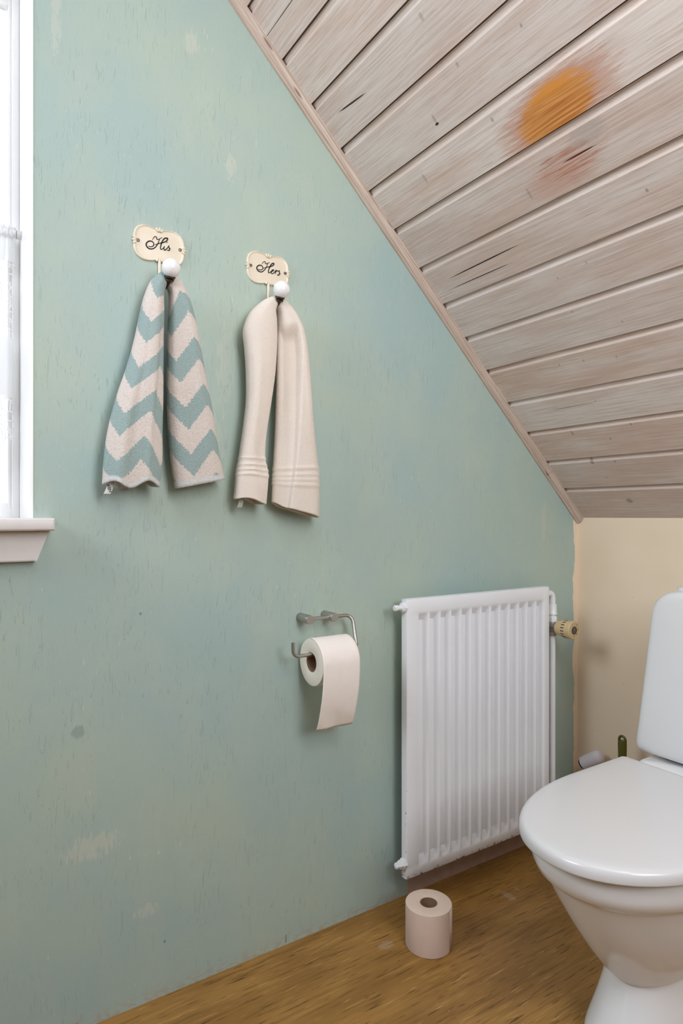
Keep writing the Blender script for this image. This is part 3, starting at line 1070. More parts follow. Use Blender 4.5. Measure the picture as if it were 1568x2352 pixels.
# pipe at the right end: elbow, nuts, valve, thermostat, drop to the floor
PX, PY = 1.575, 1.2555
pth = [(RX1 - 0.004, PY, 0.7675)]
for k in range(9):
    a = PI / 2 * k / 8
    pth.append((PX - 0.016 + 0.016 * math.sin(a), PY, 0.7675 - 0.016 + 0.016 * math.cos(a)))
pth.append((PX, PY, 0.660))
radp(tubeobj('elbow_pipe', pth, 0.0092, M['radiator'], n=18))
VZ = 0.6655
radp(lathe('nut', [(0.0095, 0), (0.0125, 0.001), (0.0125, 0.0235), (0.0140, 0.027), (0.0140, 0.031), (0.0095, 0.032)], M['radiator'], None, (0, 0, -1), (PX, PY, 0.7345), 20, 25))
radp(lathe('nut', [(0.0105, 0), (0.0145, 0.001), (0.0145, 0.017), (0.012, 0.018)], M['radiator'], None, (0, 0, -1), (PX, PY, 0.6985), 6, 20))
radp(lathe('valve_body', [(0.0112, 0), (0.0135, 0.004), (0.0135, 0.016), (0.0105, 0.020), (0.0105, 0.030), (0.013, 0.0305), (0.013, 0.042), (0.0095, 0.043)], M['valve'], None, (0, 0, -1), (PX, PY, 0.682), 20, 25))
radp(lathe('valve_neck', [(0.0085, 0), (0.0085, 0.010), (0.0125, 0.011), (0.0125, 0.022)], M['valve'], None, (0, -1, 0), (PX, PY, VZ), 20, 25))
radp(tubeobj('drop_pipe', [(PX, PY, 0.642), (PX, PY, 0.3), (PX, PY, 0.0)], 0.0088, M['radiator'], n=18))
KY0, KY1 = 1.2345, 1.1765
kn = radp(lathe('thermostat_knob', [(0.0175, 0), (0.0215, 0.002), (0.0232, 0.010), (0.0262, 0.030), (0.0264, 0.0415), (0.0254, 0.0425), (0.0254, 0.0450), (0.0268, 0.0460),
                                    (0.0268, 0.0545), (0.0252, 0.0565), (0.0225, 0.0570), (0.0220, 0.0562), (0.0, 0.0562)],
                M['old_plastic'], None, (0, -1, 0), (PX, KY0, VZ), 48, 30))
inv = Matrix.Translation(-Vector(rad.location))


def knp(o):
    o.parent = kn
    o.matrix_parent_inverse = Matrix.Identity(4)
    return o


bm = bmesh.new()
for k in range(18):
    a = 2 * PI * k / 18 + 0.1
    b2 = bmesh.new()
    box(b2, -0.0013, 0.0013, KY0 - 0.0385, KY0 - 0.027, 0.0240, 0.02645)
    bmesh.ops.rotate(b2, verts=b2.verts[:], cent=(0, 0, 0), matrix=Matrix.Rotation(a, 3, 'Y'))
    bmesh.ops.translate(b2, verts=b2.verts[:], vec=(PX, 0, VZ))
    me = bpy.data.meshes.new('t')
    b2.to_mesh(me)
    b2.free()
    bm.from_mesh(me)
    bpy.data.meshes.remove(me)
o = knp(bmobj('vent_slots', bm, M['slot_dark']))
fy = KY0 - 0.0562
o = knp(lathe('badge', [(0.0118, 0), (0.0118, 0.0007), (0.0, 0.0007)], M['badge'], None, (0, -1, 0), (PX, fy, VZ), 32, 30))
bm = bmesh.new()
for tri in ([(-0.0035, 0.001), (0.0035, 0.001), (0.0, 0.0082)], [(-0.0052, -0.0005), (0.0052, -0.0005), (0.0052, -0.0012), (-0.0052, -0.0012)], [(-0.0048, -0.003), (0.0048, -0.003), (0.0048, -0.0037), (-0.0048, -0.0037)],
            [(-0.0035, -0.0055), (0.0035, -0.0055), (0.0035, -0.0061), (-0.0035, -0.0061)]):
    vs = [bm.verts.new((PX + a, fy - 0.0009, VZ + b)) for a, b in tri]
    bm.faces.new(vs)
knp(bmobj('badge_print', bm, M['badge_print']))
V, Fc = [], []
for ch, deg in (('1', 112), ('2', 57), ('3', 4), ('4', -46), ('5', -96)):
    v, f = text_mesh(ch, 0.0075)
    a = math.radians(deg)
    cx_, cz_ = 0.0172 * math.cos(a), 0.0172 * math.sin(a)
    rot = a - PI / 2
    k = len(V)
    for p in v:
        V.append((PX + cx_ + p.x * math.cos(rot) - p.y * math.sin(rot), fy - 0.0004, VZ + cz_ + p.x * math.sin(rot) + p.y * math.cos(rot)))
    Fc += [tuple(i + k for i in q) for q in f]
knp(mesh('dial_numbers', V, Fc, M['black_ink'], smooth=False))

# ------------------------------------------------------------------ towel hooks
PLATE = [(0.0, 31.5), (6.0, 32.0), (13.0, 34.0), (22.0, 35.8), (31.0, 36.0), (39.0, 33.5), (46.0, 28.8), (50.5, 22.0), (52.3, 15.5), (53.0, 9.0), (53.2, 0.0)]
full = []
for sx, sz, rev in ((1, 1, 0), (1, -1, 1), (-1, -1, 0), (-1, 1, 1)):
    q = [(a * sx, b * sz) for a, b in PLATE]
    if rev:
        q = q[::-1]
    full += q[:-1]
full = [(a / 1000, b / 1000) for a, b in full]
full = full[::1]


def closed_smooth(pts, m=4):
    n = len(pts)
    out = []
    for i in range(n):
        a, b, c, d = pts[i - 1], pts[i], pts[(i + 1) % n], pts[(i + 2) % n]
        for k in range(m):
            t = k / m
            out.append(tuple(0.5 * (2 * bb + (cc - aa) * t + (2 * aa - 5 * bb + 4 * cc - dd) * t * t + (3 * bb - aa - 3 * cc + dd) * t ** 3)
                             for aa, bb, cc, dd in zip(a, b, c, d)))
    return out


OUT = closed_smooth(full, 4)

STROKES = {
    'His': ([[[-14.9, 7.2], [-13.0, 11.7], [-9.8, 15.7], [-7.1, 15.9], [-5.7, 13.5], [-5.7, 11.2], [-2.9, 11.4], [0.7, 14.1], [5.4, 18.0]],
             [[0.3, 13.5], [-1.6, 8.1], [-3.4, 3.0], [-6.6, -3.2], [-11.2, -8.4], [-16.7, -11.3], [-22.1, -11.4], [-26.2, -8.2], [-27.4, -3.5], [-24.8, 1.2],
              [-19.9, 4.2], [-14.9, 4.0], [-12.1, 1.0], [-12.6, -3.2], [-15.8, -6.3], [-19.4, -7.3], [-23.0, -6.9]],
             [[-9.8, -1.7], [-5.7, 1.1], [0.7, 4.5], [7.2, 7.4], [13.8, 11.7], [16.6, 16.0], [16.6, 18.3], [13.8, 18.3], [10.0, 16.3], [6.3, 10.8], [4.0, 4.8],
              [2.1, -2.1], [2.1, -6.7], [4.0, -7.7], [7.2, -4.6], [10.5, 0.8]],
             [[10.5, 0.8], [9.1, -5.1], [10.0, -7.7], [12.8, -6.1], [16.6, -1.5], [19.8, 4.8]],
             [[14.9, 10.2], [15.8, 9.0]],
             [[19.8, 4.8], [18.9, 1.8], [20.8, -1.5], [20.8, -4.7], [18.4, -6.7], [15.6, -6.4]],
             [[20.8, -3.8], [22.9, -0.5]]],
            [1.5, 2.2, 2.3, 2.0, 2.6, 2.0, 1.3]),
    'Hers': ([[[-16.5, 8.2], [-14.0, 12.6], [-10.4, 16.2], [-7.9, 15.3], [-7.4, 12.2], [-4.3, 12.4], [-0.3, 15.2], [3.3, 16.9]],
              [[-1.3, 14.0], [-3.3, 8.5], [-5.9, 2.5], [-9.9, -3.0], [-15.0, -7.7], [-20.0, -9.4], [-25.5, -8.1], [-28.8, -3.8], [-28.0, 0.9], [-23.5, 4.8],
               [-18.0, 5.4], [-14.5, 2.9], [-14.2, -1.1], [-17.5, -4.1], [-21.5, -5.2], [-25.5, -4.5]],
              [[-12.5, 0.0], [-7.9, 2.8], [-0.8, 5.6], [6.4, 8.3], [12.0, 12.3], [14.1, 16.0], [13.1, 17.1], [9.5, 15.7], [5.4, 10.4], [2.3, 4.2], [0.0, -2.7],
               [0.2, -6.8], [2.8, -6.7], [6.4, -3.2], [11.0, 0.5]],
              [[5.4, -5.4], [11.0, -1.3], [13.8, 1.6], [11.5, 2.0], [8.4, -0.9], [6.9, -5.4], [8.4, -7.4], [12.0, -6.2], [16.7, -1.0], [19.6, 3.7]],
              [[19.6, 3.7], [20.3, 2.0], [18.7, -1.5], [16.1, -6.7]],
              [[16.7, -5.7], [19.8, -0.4], [22.9, 2.1], [24.4, 1.5], [27.6, 3.1], [29.1, 4.8]],
              [[28.6, 4.3], [27.6, 1.3], [28.6, -1.8], [27.6, -5.7], [25.0, -7.6], [22.4, -6.8]],
              [[28.1, -5.6], [31.0, -2.7]]],
             [1.5, 2.2, 2.3, 1.9, 2.2, 1.5, 2.1, 1.2])}


def make_hook(word, loc, label, ball_dx, ball_dz):
    """enamelled plate screwed to the wall, stem, hook arm and china ball; local origin on the wall surface"""
    t = empty('towel_hook', loc, label, 'towel hook', 'towel hooks on the green wall')
    # plate: dished panel inside a raised border
    rings = []
    lv = [(1.0, 0.0), (1.0, -0.0026), (0.988, -0.0042), (0.962, -0.0049), (0.935, -0.0043), (0.905, -0.0033), (0.86, -0.0031), (0.6, -0.0034), (0.3, -0.0042), (0.02, -0.0044)]
    for k, y in lv:
        rings.append([(a * k, y, b * k) for a, b in OUT])
    loftobj('plate', rings, M['cream_enamel'], t, True, True, True, 60)
    # little shell ornaments at the four sides
    def bead(bm, x, z, rx, rz, rot):
        b2 = bmesh.new()
        bmesh.ops.create_uvsphere(b2, u_segments=14, v_segments=8, radius=1.0)
        bmesh.ops.scale(b2, vec=(rx, 0.0024, rz), verts=b2.verts[:])
        bmesh.ops.rotate(b2, cent=(0, 0, 0), matrix=Matrix.Rotation(rot, 3, 'Y'), verts=b2.verts[:])
        bmesh.ops.translate(b2, vec=(x, -0.0046, z), verts=b2.verts[:])
        me = bpy.data.meshes.new('t')
        b2.to_mesh(me)
        b2.free()
        bm.from_mesh(me)
        bpy.data.meshes.remove(me)
    for sgn in (1, -1):
        b_v, b_h = bmesh.new(), bmesh.new()
        for q in (-1, 0, 1):
            bead(b_v, q * 0.0048, sgn * (0.0318 - 0.001 * abs(q)), 0.0027, 0.0050, sgn * q * 0.5)
            bead(b_h, sgn * (0.0515 - 0.001 * abs(q)), q * 0.0048, 0.0050, 0.0027, -sgn * q * 0.5)
        bmobj('shell_ornament', b_v, M['cream_enamel'], t, True)
        bmobj('shell_ornament', b_h, M['cream_enamel'], t, True)
    bm = bmesh.new()
    strokes, wid = STROKES[word]
    for k, (s, w) in enumerate(zip(strokes, wid)):
        p = [(a / 1000, b / 1000) for a, b in cat(s, 6)]
        n = len(p)
        ws = [1.15 * w / 1000 * (0.42 + 0.58 * math.sin(PI * min(1, max(0, i / (n - 1)))) ** 0.7) for i in range(n)]
        ribbon(bm, p, ws, -0.0036 - 0.00004 * k, 0.0010)
    o = bmobj('lettering', bm, M['black_ink'], t)
    o['label'] = 'black script lettering reading ' + word
    for sx in (-1, 1):
        s_ = lathe('screw', [(0.0034, 0), (0.0034, 0.0010), (0.0026, 0.0018), (0.0, 0.0021)], M['screw'], t, (0, -1, 0), (sx * 0.0434, -0.0030, 0.0008), 16, 30)
    # stem down the wall, arm curving out to the ball
    tubeobj('stem', [(0, -0.004, -0.032), (0, -0.004, -0.060), (0, -0.0045, -0.080)], 0.0033, M['cream_enamel'], t, 12)
    by, bz = -0.0717, ball_dz
    bx = ball_dx
    pts = cat([(0, -0.0045, -0.078), (0, -0.009, -0.089), (bx * 0.3, -0.024, -0.0965), (bx * 0.7, -0.046, -0.0955), (bx * 0.9, -0.060, -0.0900), (bx, -0.0690, bz - 0.0145)], 6)
    tubeobj('hook_arm', pts, 0.0036, M['dark_metal'], t, 12)
    ax = Vector((0, -0.45, 0.9)).normalized()
    base = Vector((bx, by, bz)) - ax * 0.0220
    lathe('collar', [(0.005, -0.004), (0.0085, -0.002), (0.0085, 0.0005), (0.0065, 0.002), (0.0105, 0.0035), (0.0105, 0.007)], M['dark_metal'], t, tuple(ax), tuple(base), 20, 30)
    R = 0.0182
    lathe('china_ball', [(R * math.sin(PI * k / 20), -R * math.cos(PI * k / 20)) for k in range(21)], M['white_ceramic'], t, tuple(ax), (bx, by, bz), 32, 80)
    return t


make_hook('His', (0.3978, D, 1.5602), 'cream enamel wall hook reading His, holding the blue and white chevron towel', 0.0026, -0.0685)
make_hook('Hers', (0.6476, D, 1.5630), 'cream enamel wall hook reading Hers, holding the plain cream towel', -0.0013, -0.0661)

# ------------------------------------------------------------------ towels


def make_towel(name, label, left, top, right, mat, yc, ybot, seed, folds, hem_len, bands=(), nper=96, sub=12, ends=None, dents=(), steps=()):
    """left/right: rows (outer x, inner x, z, depth) from bottom to top and from top to bottom; swept as one folded cloth over the hook"""
    st = []
    for (xo, xi, zo, zi, d) in left + top + right:
        st.append((xo, zo, xi, zi, d))
    S = cat(st, sub)
    n = len(S)
    rings, uvs, hem = [], [], []
    Ltot = 0.0
    prev = None
    LL = []
    for s in S:
        c = Vector(((s[0] + s[2]) / 2, 0, (s[1] + s[3]) / 2))
        if prev is not None:
            Ltot += (c - prev).length
        LL.append(Ltot)
        prev = c
    for i, s in enumerate(S):
        O = Vector((s[0], 0, s[1]))
        I = Vector((s[2], 0, s[3]))
        c = (O + I) / 2
        e = (O - I) / 2
        d = s[4] / 2
        v = LL[i]
        f = v / Ltot
        tend = min(v, Ltot - v)
        hang = min(1.0, tend / 0.30)
        yy = ybot + (yc - ybot) * smooth01(hang)
        side = 0 if f < 0.5 else 1
        ring = []
        per = 0.0
        lastp = None
        dirv = -1.0 if f < 0.5 else 1.0
        pts = []
        for k in range(nper):
            th = 2 * PI * k / nper
            cs, sn = math.cos(th), math.sin(th)
            a = math.copysign(abs(cs) ** 0.85, cs)
            b = math.copysign(abs(sn) ** 0.85, sn)
            r = 1.0
            for (fr, am, ph, dr) in folds[side]:
                r += am * math.sin(fr * th + ph + dr * v) * smooth01(min(1, (1 - hang) * 1.2 + 0.25))
            for (sd, t0, wt, v0, wv, am) in dents:
                if sd == side:
                    q1, q2 = (th - t0) / wt, (tend - v0) / wv
                    r += am * math.exp(-q1 ** 4 - q2 ** 4)
            for (sd, t_lo, t_hi, v_hi, a_lo, a_hi) in steps:
                if sd == side:
                    m_ = min(1.0, tend / v_hi)
                    t0_ = t_lo + (t_hi - t_lo) * m_
                    r += (a_lo + (a_hi - a_lo) * m_) * smooth01((th - t0_) / 0.15) * (1 - smooth01((th - 2.75) / 0.5)) * (1 - smooth01((tend - v_hi) / 0.045))
            for (vb, wb, ab) in bands:
                q = (tend - vb) / wb
                r += ab * math.exp(-q * q)
            r += 0.015 * mnoise.noise(Vector((cs * 2.2 + seed, sn * 2.2, v * 16)))
            p = c + e * (a * (1 + (r - 1) * 0.35)) + Vector((0, yy - d * b * r, 0))
            pts.append(p)
        if ends:
            for k in range(nper):
                cut = ends(side, pts[k].x, k / nper) * (1 - smooth01(tend / 0.10))
                pts[k].z += cut
        rings.append(pts)
        u0 = 0.0
        ru = []
        mid = nper * 3 // 4
        # arc length measured from the outer edge
        acc = 0.0
        for k in range(nper + 1):
            ru.append(acc)
            acc += (pts[(k + 1) % nper] - pts[k % nper]).length
        uvs.append([(ru[k], v) for k in range(nper + 1)])
        hem.append(1.0 if tend < hem_len else 0.0)
    me_v = [p for r in rings for p in r]
    Fc = []
    UVl = []
    for i in range(n - 1):
        for k in range(nper):
            k2 = (k + 1) % nper
            Fc.append((i * nper + k, i * nper + k2, (i + 1) * nper + k2, (i + 1) * nper + k))
            UVl.append((uvs[i][k], uvs[i][k + 1], uvs[i + 1][k + 1], uvs[i + 1][k]))
    org = Vector(((top[len(top) // 2][0]), yc, top[len(top) // 2][2]))
    me = bpy.data.meshes.new(name)
    me.from_pydata([tuple(p - org) for p in me_v], [], Fc)
    l = me.uv_layers.new(name='UVMap')
    for p in me.polygons:
        for q, li in enumerate(p.loop_indices):
            l.data[li].uv = UVl[p.index][q]
    at_ = me.attributes.new('hem', 'FLOAT', 'POINT')
    for i in range(n):
        for k in range(nper):
            at_.data[i * nper + k].value = hem[i]
    for p in me.polygons:
        p.use_smooth = True
    me.materials.append(mat)
    o = bpy.data.objects.new(name, me)
    COL.objects.link(o)
    o.location = org
    so = o.modifiers.new('cloth', 'SOLIDIFY')
    so.thickness = 0.0045
    so.offset = -1.0
    tag(o, label, 'towel', 'towels on the hooks')
    return o, org


# rows: outer x, inner x, outer z, inner z, depth in y
left = [(0.2790, 0.3835, 1.062, 1.0655, 0.070), (0.2825, 0.3890, 1.112, 1.114, 0.072), (0.2905, 0.3890, 1.170, 1.170, 0.072), (0.3070, 0.3905, 1.238, 1.238, 0.070),
        (0.3250, 0.3912, 1.299, 1.299, 0.066), (0.3380, 0.3920, 1.352, 1.352, 0.060), (0.3490, 0.3935, 1.408, 1.408, 0.054), (0.3600, 0.3930, 1.450, 1.440, 0.046)]
top = [(0.3740, 0.3965, 1.4770, 1.4565, 0.040), (0.3915, 0.3990, 1.4905, 1.4640, 0.036), (0.4120, 0.4020, 1.4890, 1.4620, 0.036)]
right = [(0.4320, 0.4065, 1.4740, 1.4500, 0.042), (0.4480, 0.4065, 1.4400, 1.425, 0.050), (0.4605, 0.4055, 1.398, 1.394, 0.056), (0.4705, 0.4035, 1.346, 1.346, 0.060),
         (0.4847, 0.4025, 1.2755, 1.2755, 0.062), (0.5005, 0.4055, 1.2046, 1.200, 0.060), (0.5134, 0.4115, 1.1325, 1.125, 0.054), (0.5262, 0.4215, 1.0780, 1.0560, 0.046)]


def blue_ends(side, x, q):
    if side == 0:
        return 0.007 * math.sin((x - 0.28) * 95 + 0.6) - 0.003
    return 0.0


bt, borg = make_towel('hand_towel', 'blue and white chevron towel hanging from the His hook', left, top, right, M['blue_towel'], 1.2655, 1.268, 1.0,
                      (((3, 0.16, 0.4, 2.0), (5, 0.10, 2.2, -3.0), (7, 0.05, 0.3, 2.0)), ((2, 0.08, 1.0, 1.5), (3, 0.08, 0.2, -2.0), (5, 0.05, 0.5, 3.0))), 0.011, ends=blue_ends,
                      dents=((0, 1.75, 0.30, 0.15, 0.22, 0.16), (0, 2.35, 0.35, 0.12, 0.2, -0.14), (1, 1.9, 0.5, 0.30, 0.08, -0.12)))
# woven label at the lower left corner of the blue towel
def strip(bm, pts, w, thick=0.0008):
    vs = []
    for (x, y, z) in pts:
        vs.append([bm.verts.new((x - w / 2, y, z)), bm.verts.new((x + w / 2, y, z)), bm.verts.new((x + w / 2, y + thick, z)), bm.verts.new((x - w / 2, y + thick, z))])
    for a, b in zip(vs, vs[1:]):
        for k in range(4):
            bm.faces.new((a[k], a[(k + 1) % 4], b[(k + 1) % 4], b[k]))
    bm.faces.new(vs[0])
    bm.faces.new(vs[-1])


bm = bmesh.new()
ly = 1.262
strip(bm, [(0.2920, ly, 1.068), (0.2895, ly - 0.001, 1.0560), (0.2860, ly - 0.002, 1.0475), (0.2835, ly - 0.002, 1.0425)], 0.0125)
bmesh.ops.translate(bm, verts=bm.verts[:], vec=-borg)
lab = bmobj('care_label', bm, M['label_cloth'], bt)
V, Fc = [], []
v, f = text_mesh('IKEN', 0.0078)
rot = math.radians(-72)
for p in v:
    px_, pz_ = p.x * math.cos(rot) - p.y * math.sin(rot), p.x * math.sin(rot) + p.y * math.cos(rot)
    V.append((0.2872 + px_ - borg.x, ly - 0.0035 - borg.y, 1.0535 + pz_ - borg.z))
mesh('label_print', V, f, M['black_ink'], lab, smooth=False)

left = [(0.5495, 0.6209, 1.0370, 1.0290, 0.056), (0.5545, 0.6252, 1.090, 1.090, 0.058), (0.5610, 0.6170, 1.1285, 1.1285, 0.054), (0.5690, 0.6200, 1.182, 1.182, 0.052), (0.5772, 0.6310, 1.2485, 1.248, 0.054),
        (0.5772, 0.6412, 1.3142, 1.314, 0.056), (0.5735, 0.6455, 1.365, 1.365, 0.056), (0.5700, 0.6472, 1.405, 1.405, 0.054), (0.5850, 0.6462, 1.4440, 1.435, 0.050), (0.6090, 0.6440, 1.4700, 1.452, 0.042)]
top = [(0.6280, 0.6450, 1.4835, 1.4610, 0.038), (0.6470, 0.6470, 1.4900, 1.4650, 0.036), (0.6660, 0.6495, 1.4835, 1.4610, 0.038)]
right = [(0.6860, 0.6525, 1.4680, 1.4500, 0.044), (0.7040, 0.6530, 1.4450, 1.430, 0.050), (0.7170, 0.6530, 1.418, 1.405, 0.054), (0.7270, 0.6530, 1.363, 1.363, 0.058), (0.7383, 0.6520, 1.2645, 1.2645, 0.060),
         (0.7500, 0.6495, 1.1755, 1.1755, 0.060), (0.7612, 0.6445, 1.0957, 1.09, 0.058), (0.7630, 0.6415, 1.0020, 1.0300, 0.050)]


def white_ends(side, x, q):
    if side == 1:
        return -0.020 * smooth01((0.672 - x) / 0.03) * 0 - 0.006 * smooth01((x - 0.64) / 0.03)
    return 0.004 * math.sin((x - 0.55) * 70)


wb = ((0.056, 0.0030, 0.09), (0.067, 0.0026, 0.08), (0.078, 0.0026, 0.08), (0.092, 0.0030, 0.09))
wt, worg = make_towel('hand_towel', 'plain cream ribbed towel hanging from the Hers hook', left, top, right, M['white_towel'], 1.2655, 1.268, 5.0,
                      (((2, 0.10, 0.5, 1.0), (3, 0.10, 1.2, -2.0), (5, 0.05, 0.4, 2.0)), ((2, 0.08, 2.2, 1.0), (3, 0.14, 2.6, 1.5), (6, 0.05, 0.4, 2.0))), 0.0, wb, ends=white_ends, sub=24, nper=144,
                      steps=((1, 2.0, 1.28, 0.375, -0.30, -0.80),),
                      dents=((1, 1.0, 0.30, 0.33, 0.14, 0.12), (0, 2.0, 0.4, 0.10, 0.05, -0.15), (0, 1.0, 0.4, 0.2, 0.12, 0.08)))
bm = bmesh.new()
strip(bm, [(0.5660, 1.268, 1.040), (0.5640, 1.267, 1.030), (0.5605, 1.267, 1.0185)], 0.011)
bmesh.ops.translate(bm, verts=bm.verts[:], vec=-worg)
bmobj('hanging_loop', bm, M['loop_cloth'], wt)

# ------------------------------------------------------------------ paper holder and rolls
hold = empty('toilet_roll_holder', (0.765, D, 0.7600), 'brushed steel wall bracket carrying a toilet roll left of the radiator', 'toilet roll holder')


def hp(o):
    o.parent = hold
    o.matrix_parent_inverse = Matrix.Translation(-Vector(hold.location))
    return o


for x in (0.7325, 0.7995):
    hp(lathe('post', [(0.0100, 0), (0.0104, 0.0006), (0.0104, 0.0484), (0.0098, 0.0492), (0.0, 0.0494)], M['steel'], None, (0, -1, 0), (x, D + 0.0005, 0.7610), 28, 40))
p = [(0.7330, 1.2735, 0.7605), (0.8395, 1.2735, 0.7605)]
for k in range(1, 9):
    a = PI / 2 * k / 8
    p.append((0.8395 + 0.0155 * math.sin(a), 1.2735 - 0.0085 * (1 - math.cos(a)), 0.7605 - 0.0155 * (1 - math.cos(a))))
for k in range(1, 9):
    a = PI / 2 * k / 8
    p.append((0.8550 - 0.0150 * (1 - math.cos(a)), 1.2530 - 0.008 * math.sin(a), 0.6995 - 0.0150 * math.sin(a)))
p += [(0.76, 1.2450, 0.6845), (0.6945, 1.2450, 0.6845)]
for k in range(1, 9):
    a = PI / 2 * k / 8
    p.append((0.6945 - 0.0145 * math.sin(a), 1.2450, 0.6845 + 0.0145 * (1 - math.cos(a))))
p.append((0.6798, 1.2450, 0.7165))
hp(tubeobj('rod', p, 0.0043, M['steel'], n=16))


def roll_parts(root, axis, org, R, rc, L, mp, me_, gap=0.0):
    """paper body with soft edges and a cardboard core; axis from the near end to the far end"""
    ax = Vector(axis)
    x, y = frame_for(ax)
    n = 64
    def ring(r, h):
        return [Vector(org) + ax * h + (x * math.cos(2 * PI * k / n) + y * math.sin(2 * PI * k / n)) * r for k in range(n)]
    pr = [(rc, 0.0005), (rc + 0.001, 0.0), (R - 0.0015, 0.0), (R - 0.0004, 0.0006), (R, 0.002), (R, L - 0.002), (R - 0.0004, L - 0.0006), (R - 0.0015, L), (rc + 0.001, L), (rc, L - 0.0005)]
    V, Fc, UVl, mi = [], [], [], []
    for r, h in pr:
        V += ring(r, h)
    for i in range(len(pr)):
        i2 = (i + 1) % len(pr)
        for k in range(n):
            k2 = (k + 1) % n
            Fc.append((i * n + k, i * n + k2, i2 * n + k2, i2 * n + k))
            h0, h1 = pr[i][1], pr[i2][1]
            c0, c1 = 2 * PI * R * k / n, 2 * PI * R * (k + 1) / n
            UVl.append(((h0, c0), (h0, c1), (h1, c1), (h1, c0)))
            mi.append(0 if 2 <= i <= 6 else 1)
    me = bpy.data.meshes.new('paper')
    me.from_pydata([tuple(v) for v in V], [], Fc)
    l = me.uv_layers.new(name='UVMap')
    me.materials.append(mp)
    me.materials.append(me_)
    for p_ in me.polygons:
        p_.use_smooth = True
        p_.material_index = mi[p_.index]
        for q, li in enumerate(p_.loop_indices):
            l.data[li].uv = UVl[p_.index][q]
    o = bpy.data.objects.new('paper', me)
    COL.objects.link(o)
    o.parent = root
    wn_mod(fix(o), 40)
    rings = [ring(rc - 0.0003, 0.0008), ring(rc - 0.0003, L - 0.0008), ring(rc - 0.0018, L - 0.0008), ring(rc - 0.0018, 0.0008), ring(rc - 0.0003, 0.0008)]
    V, Fc = loft(rings, True, False, False)
    c_ = mesh('cardboard_core', V, Fc, M['cardboard'], root)
    wn_mod(fix(c_), 40)
    c_['label'] = 'brown cardboard core'
    return o


RX, RYC, RZC, RR = 0.7265, 1.2450, 0.6668, 0.0535
r1 = empty('toilet_roll', (RX, RYC, RZC), 'part-used toilet roll hanging on the steel holder, loose sheet down', 'toilet roll')
roll_parts(r1, (1, 0, 0), (0, 0, 0), RR, 0.0225, 0.098, M['paper'], M['paper_end'])
# the loose sheet, falling from the front and curling back at the foot
V, Fc, UV = [], [], []
nu, nv = 24, 44
for j in range(nv + 1):
    f = j / nv
    if f < 0.35:
        a = PI / 2 * (1 - f / 0.35) * 1.08
        yy, zz_ = -(RR + 0.0012) * math.cos(a), (RR + 0.0012) * math.sin(a)
    else:
        q = (f - 0.35) / 0.65
        yy = -(RR + 0.0012) + 0.033 * q ** 2.2
        zz_ = -0.150 * q
    for i in range(nu + 1):
        g = i / nu
        q = max(0, (f - 0.75) / 0.25)
        wr = 0.006 * q * math.sin(g * 6.0 - q * 2.5) + 0.003 * q * math.sin(g * 13 + 1)
        xo = g * 0.098 - 0.0005 - 0.006 * q * q * (1 if g < 0.5 else 0.4) * 0
        torn = (0.0005 * math.sin(g * 40) + 0.0003 * math.sin(g * 93) - 0.0015 * (g > 0.45)) if j == nv else 0
        V.append((xo, yy + wr * (0.45), zz_ + torn))
        UV.append((g * 0.098, f * 0.2))
for j in range(nv):
    for i in range(nu):
        a = j * (nu + 1) + i
        Fc.append((a, a + 1, a + nu + 2, a + nu + 1))
sh = mesh('loose_sheet', V, Fc, M['paper'], r1, uvs=UV)
so = sh.modifiers.new('t', 'SOLIDIFY')
so.thickness = 0.00025
r2 = empty('toilet_roll', (0.9771, 1.1301, 0), 'full pinkish toilet roll standing on the floor in front of the radiator', 'toilet roll')
roll_parts(r2, (0, 0, 1), (0, 0, 0.0002), 0.0540, 0.0205, 0.096, M['paper_pink'], M['paper_pink_end'])
# loose end of the paper lying against the roll
V, Fc, UV = [], [], []
for j in range(2):
    for i in range(13):
        a = math.radians(-70 + i * 2.5)
        r = 0.0544 + (0.0004 if i == 0 else 0)
        V.append((r * math.cos(a), r * math.sin(a), 0.002 + 0.092 * j))
        UV.append((0.092 * j, r * a))
for i in range(12):
    Fc.append((i, i + 1, i + 14, i + 13))
o = mesh('paper_end_flap', V, Fc, M['paper_pink'], r2, uvs=UV)
so = o.modifiers.new('t', 'SOLIDIFY')
so.thickness = 0.0004

# ------------------------------------------------------------------ toilet
CY = 0.713
toi = empty('toilet', (1.30, CY, 0), 'white close-coupled toilet with closed lid against the cream knee wall', 'toilet')


def tp(o):
    o.parent = toi
    o.matrix_parent_inverse = Matrix.Translation(-Vector(toi.location))
    return o


def sect(z, xf, xb, hw, xc=None, nf=2.0, nb=2.0, n=96, dz=None):
    """egg-shaped horizontal section"""
    if xc is None:
        xc = xf + (xb - xf) * 0.55
    pts = []
    for k in range(n):
        th = 2 * PI * k / n
        c, s = math.cos(th), math.sin(th)
        e = nf if c < 0 else nb
        a = (xc - xf) if c < 0 else (xb - xc)
        x = xc + a * math.copysign(abs(c) ** (2 / e), c)
        y = CY + hw * math.copysign(abs(s) ** (2 / e), s)
        zz = z + (dz(x, y) if dz else 0)
        pts.append((x, y, zz))
    return pts


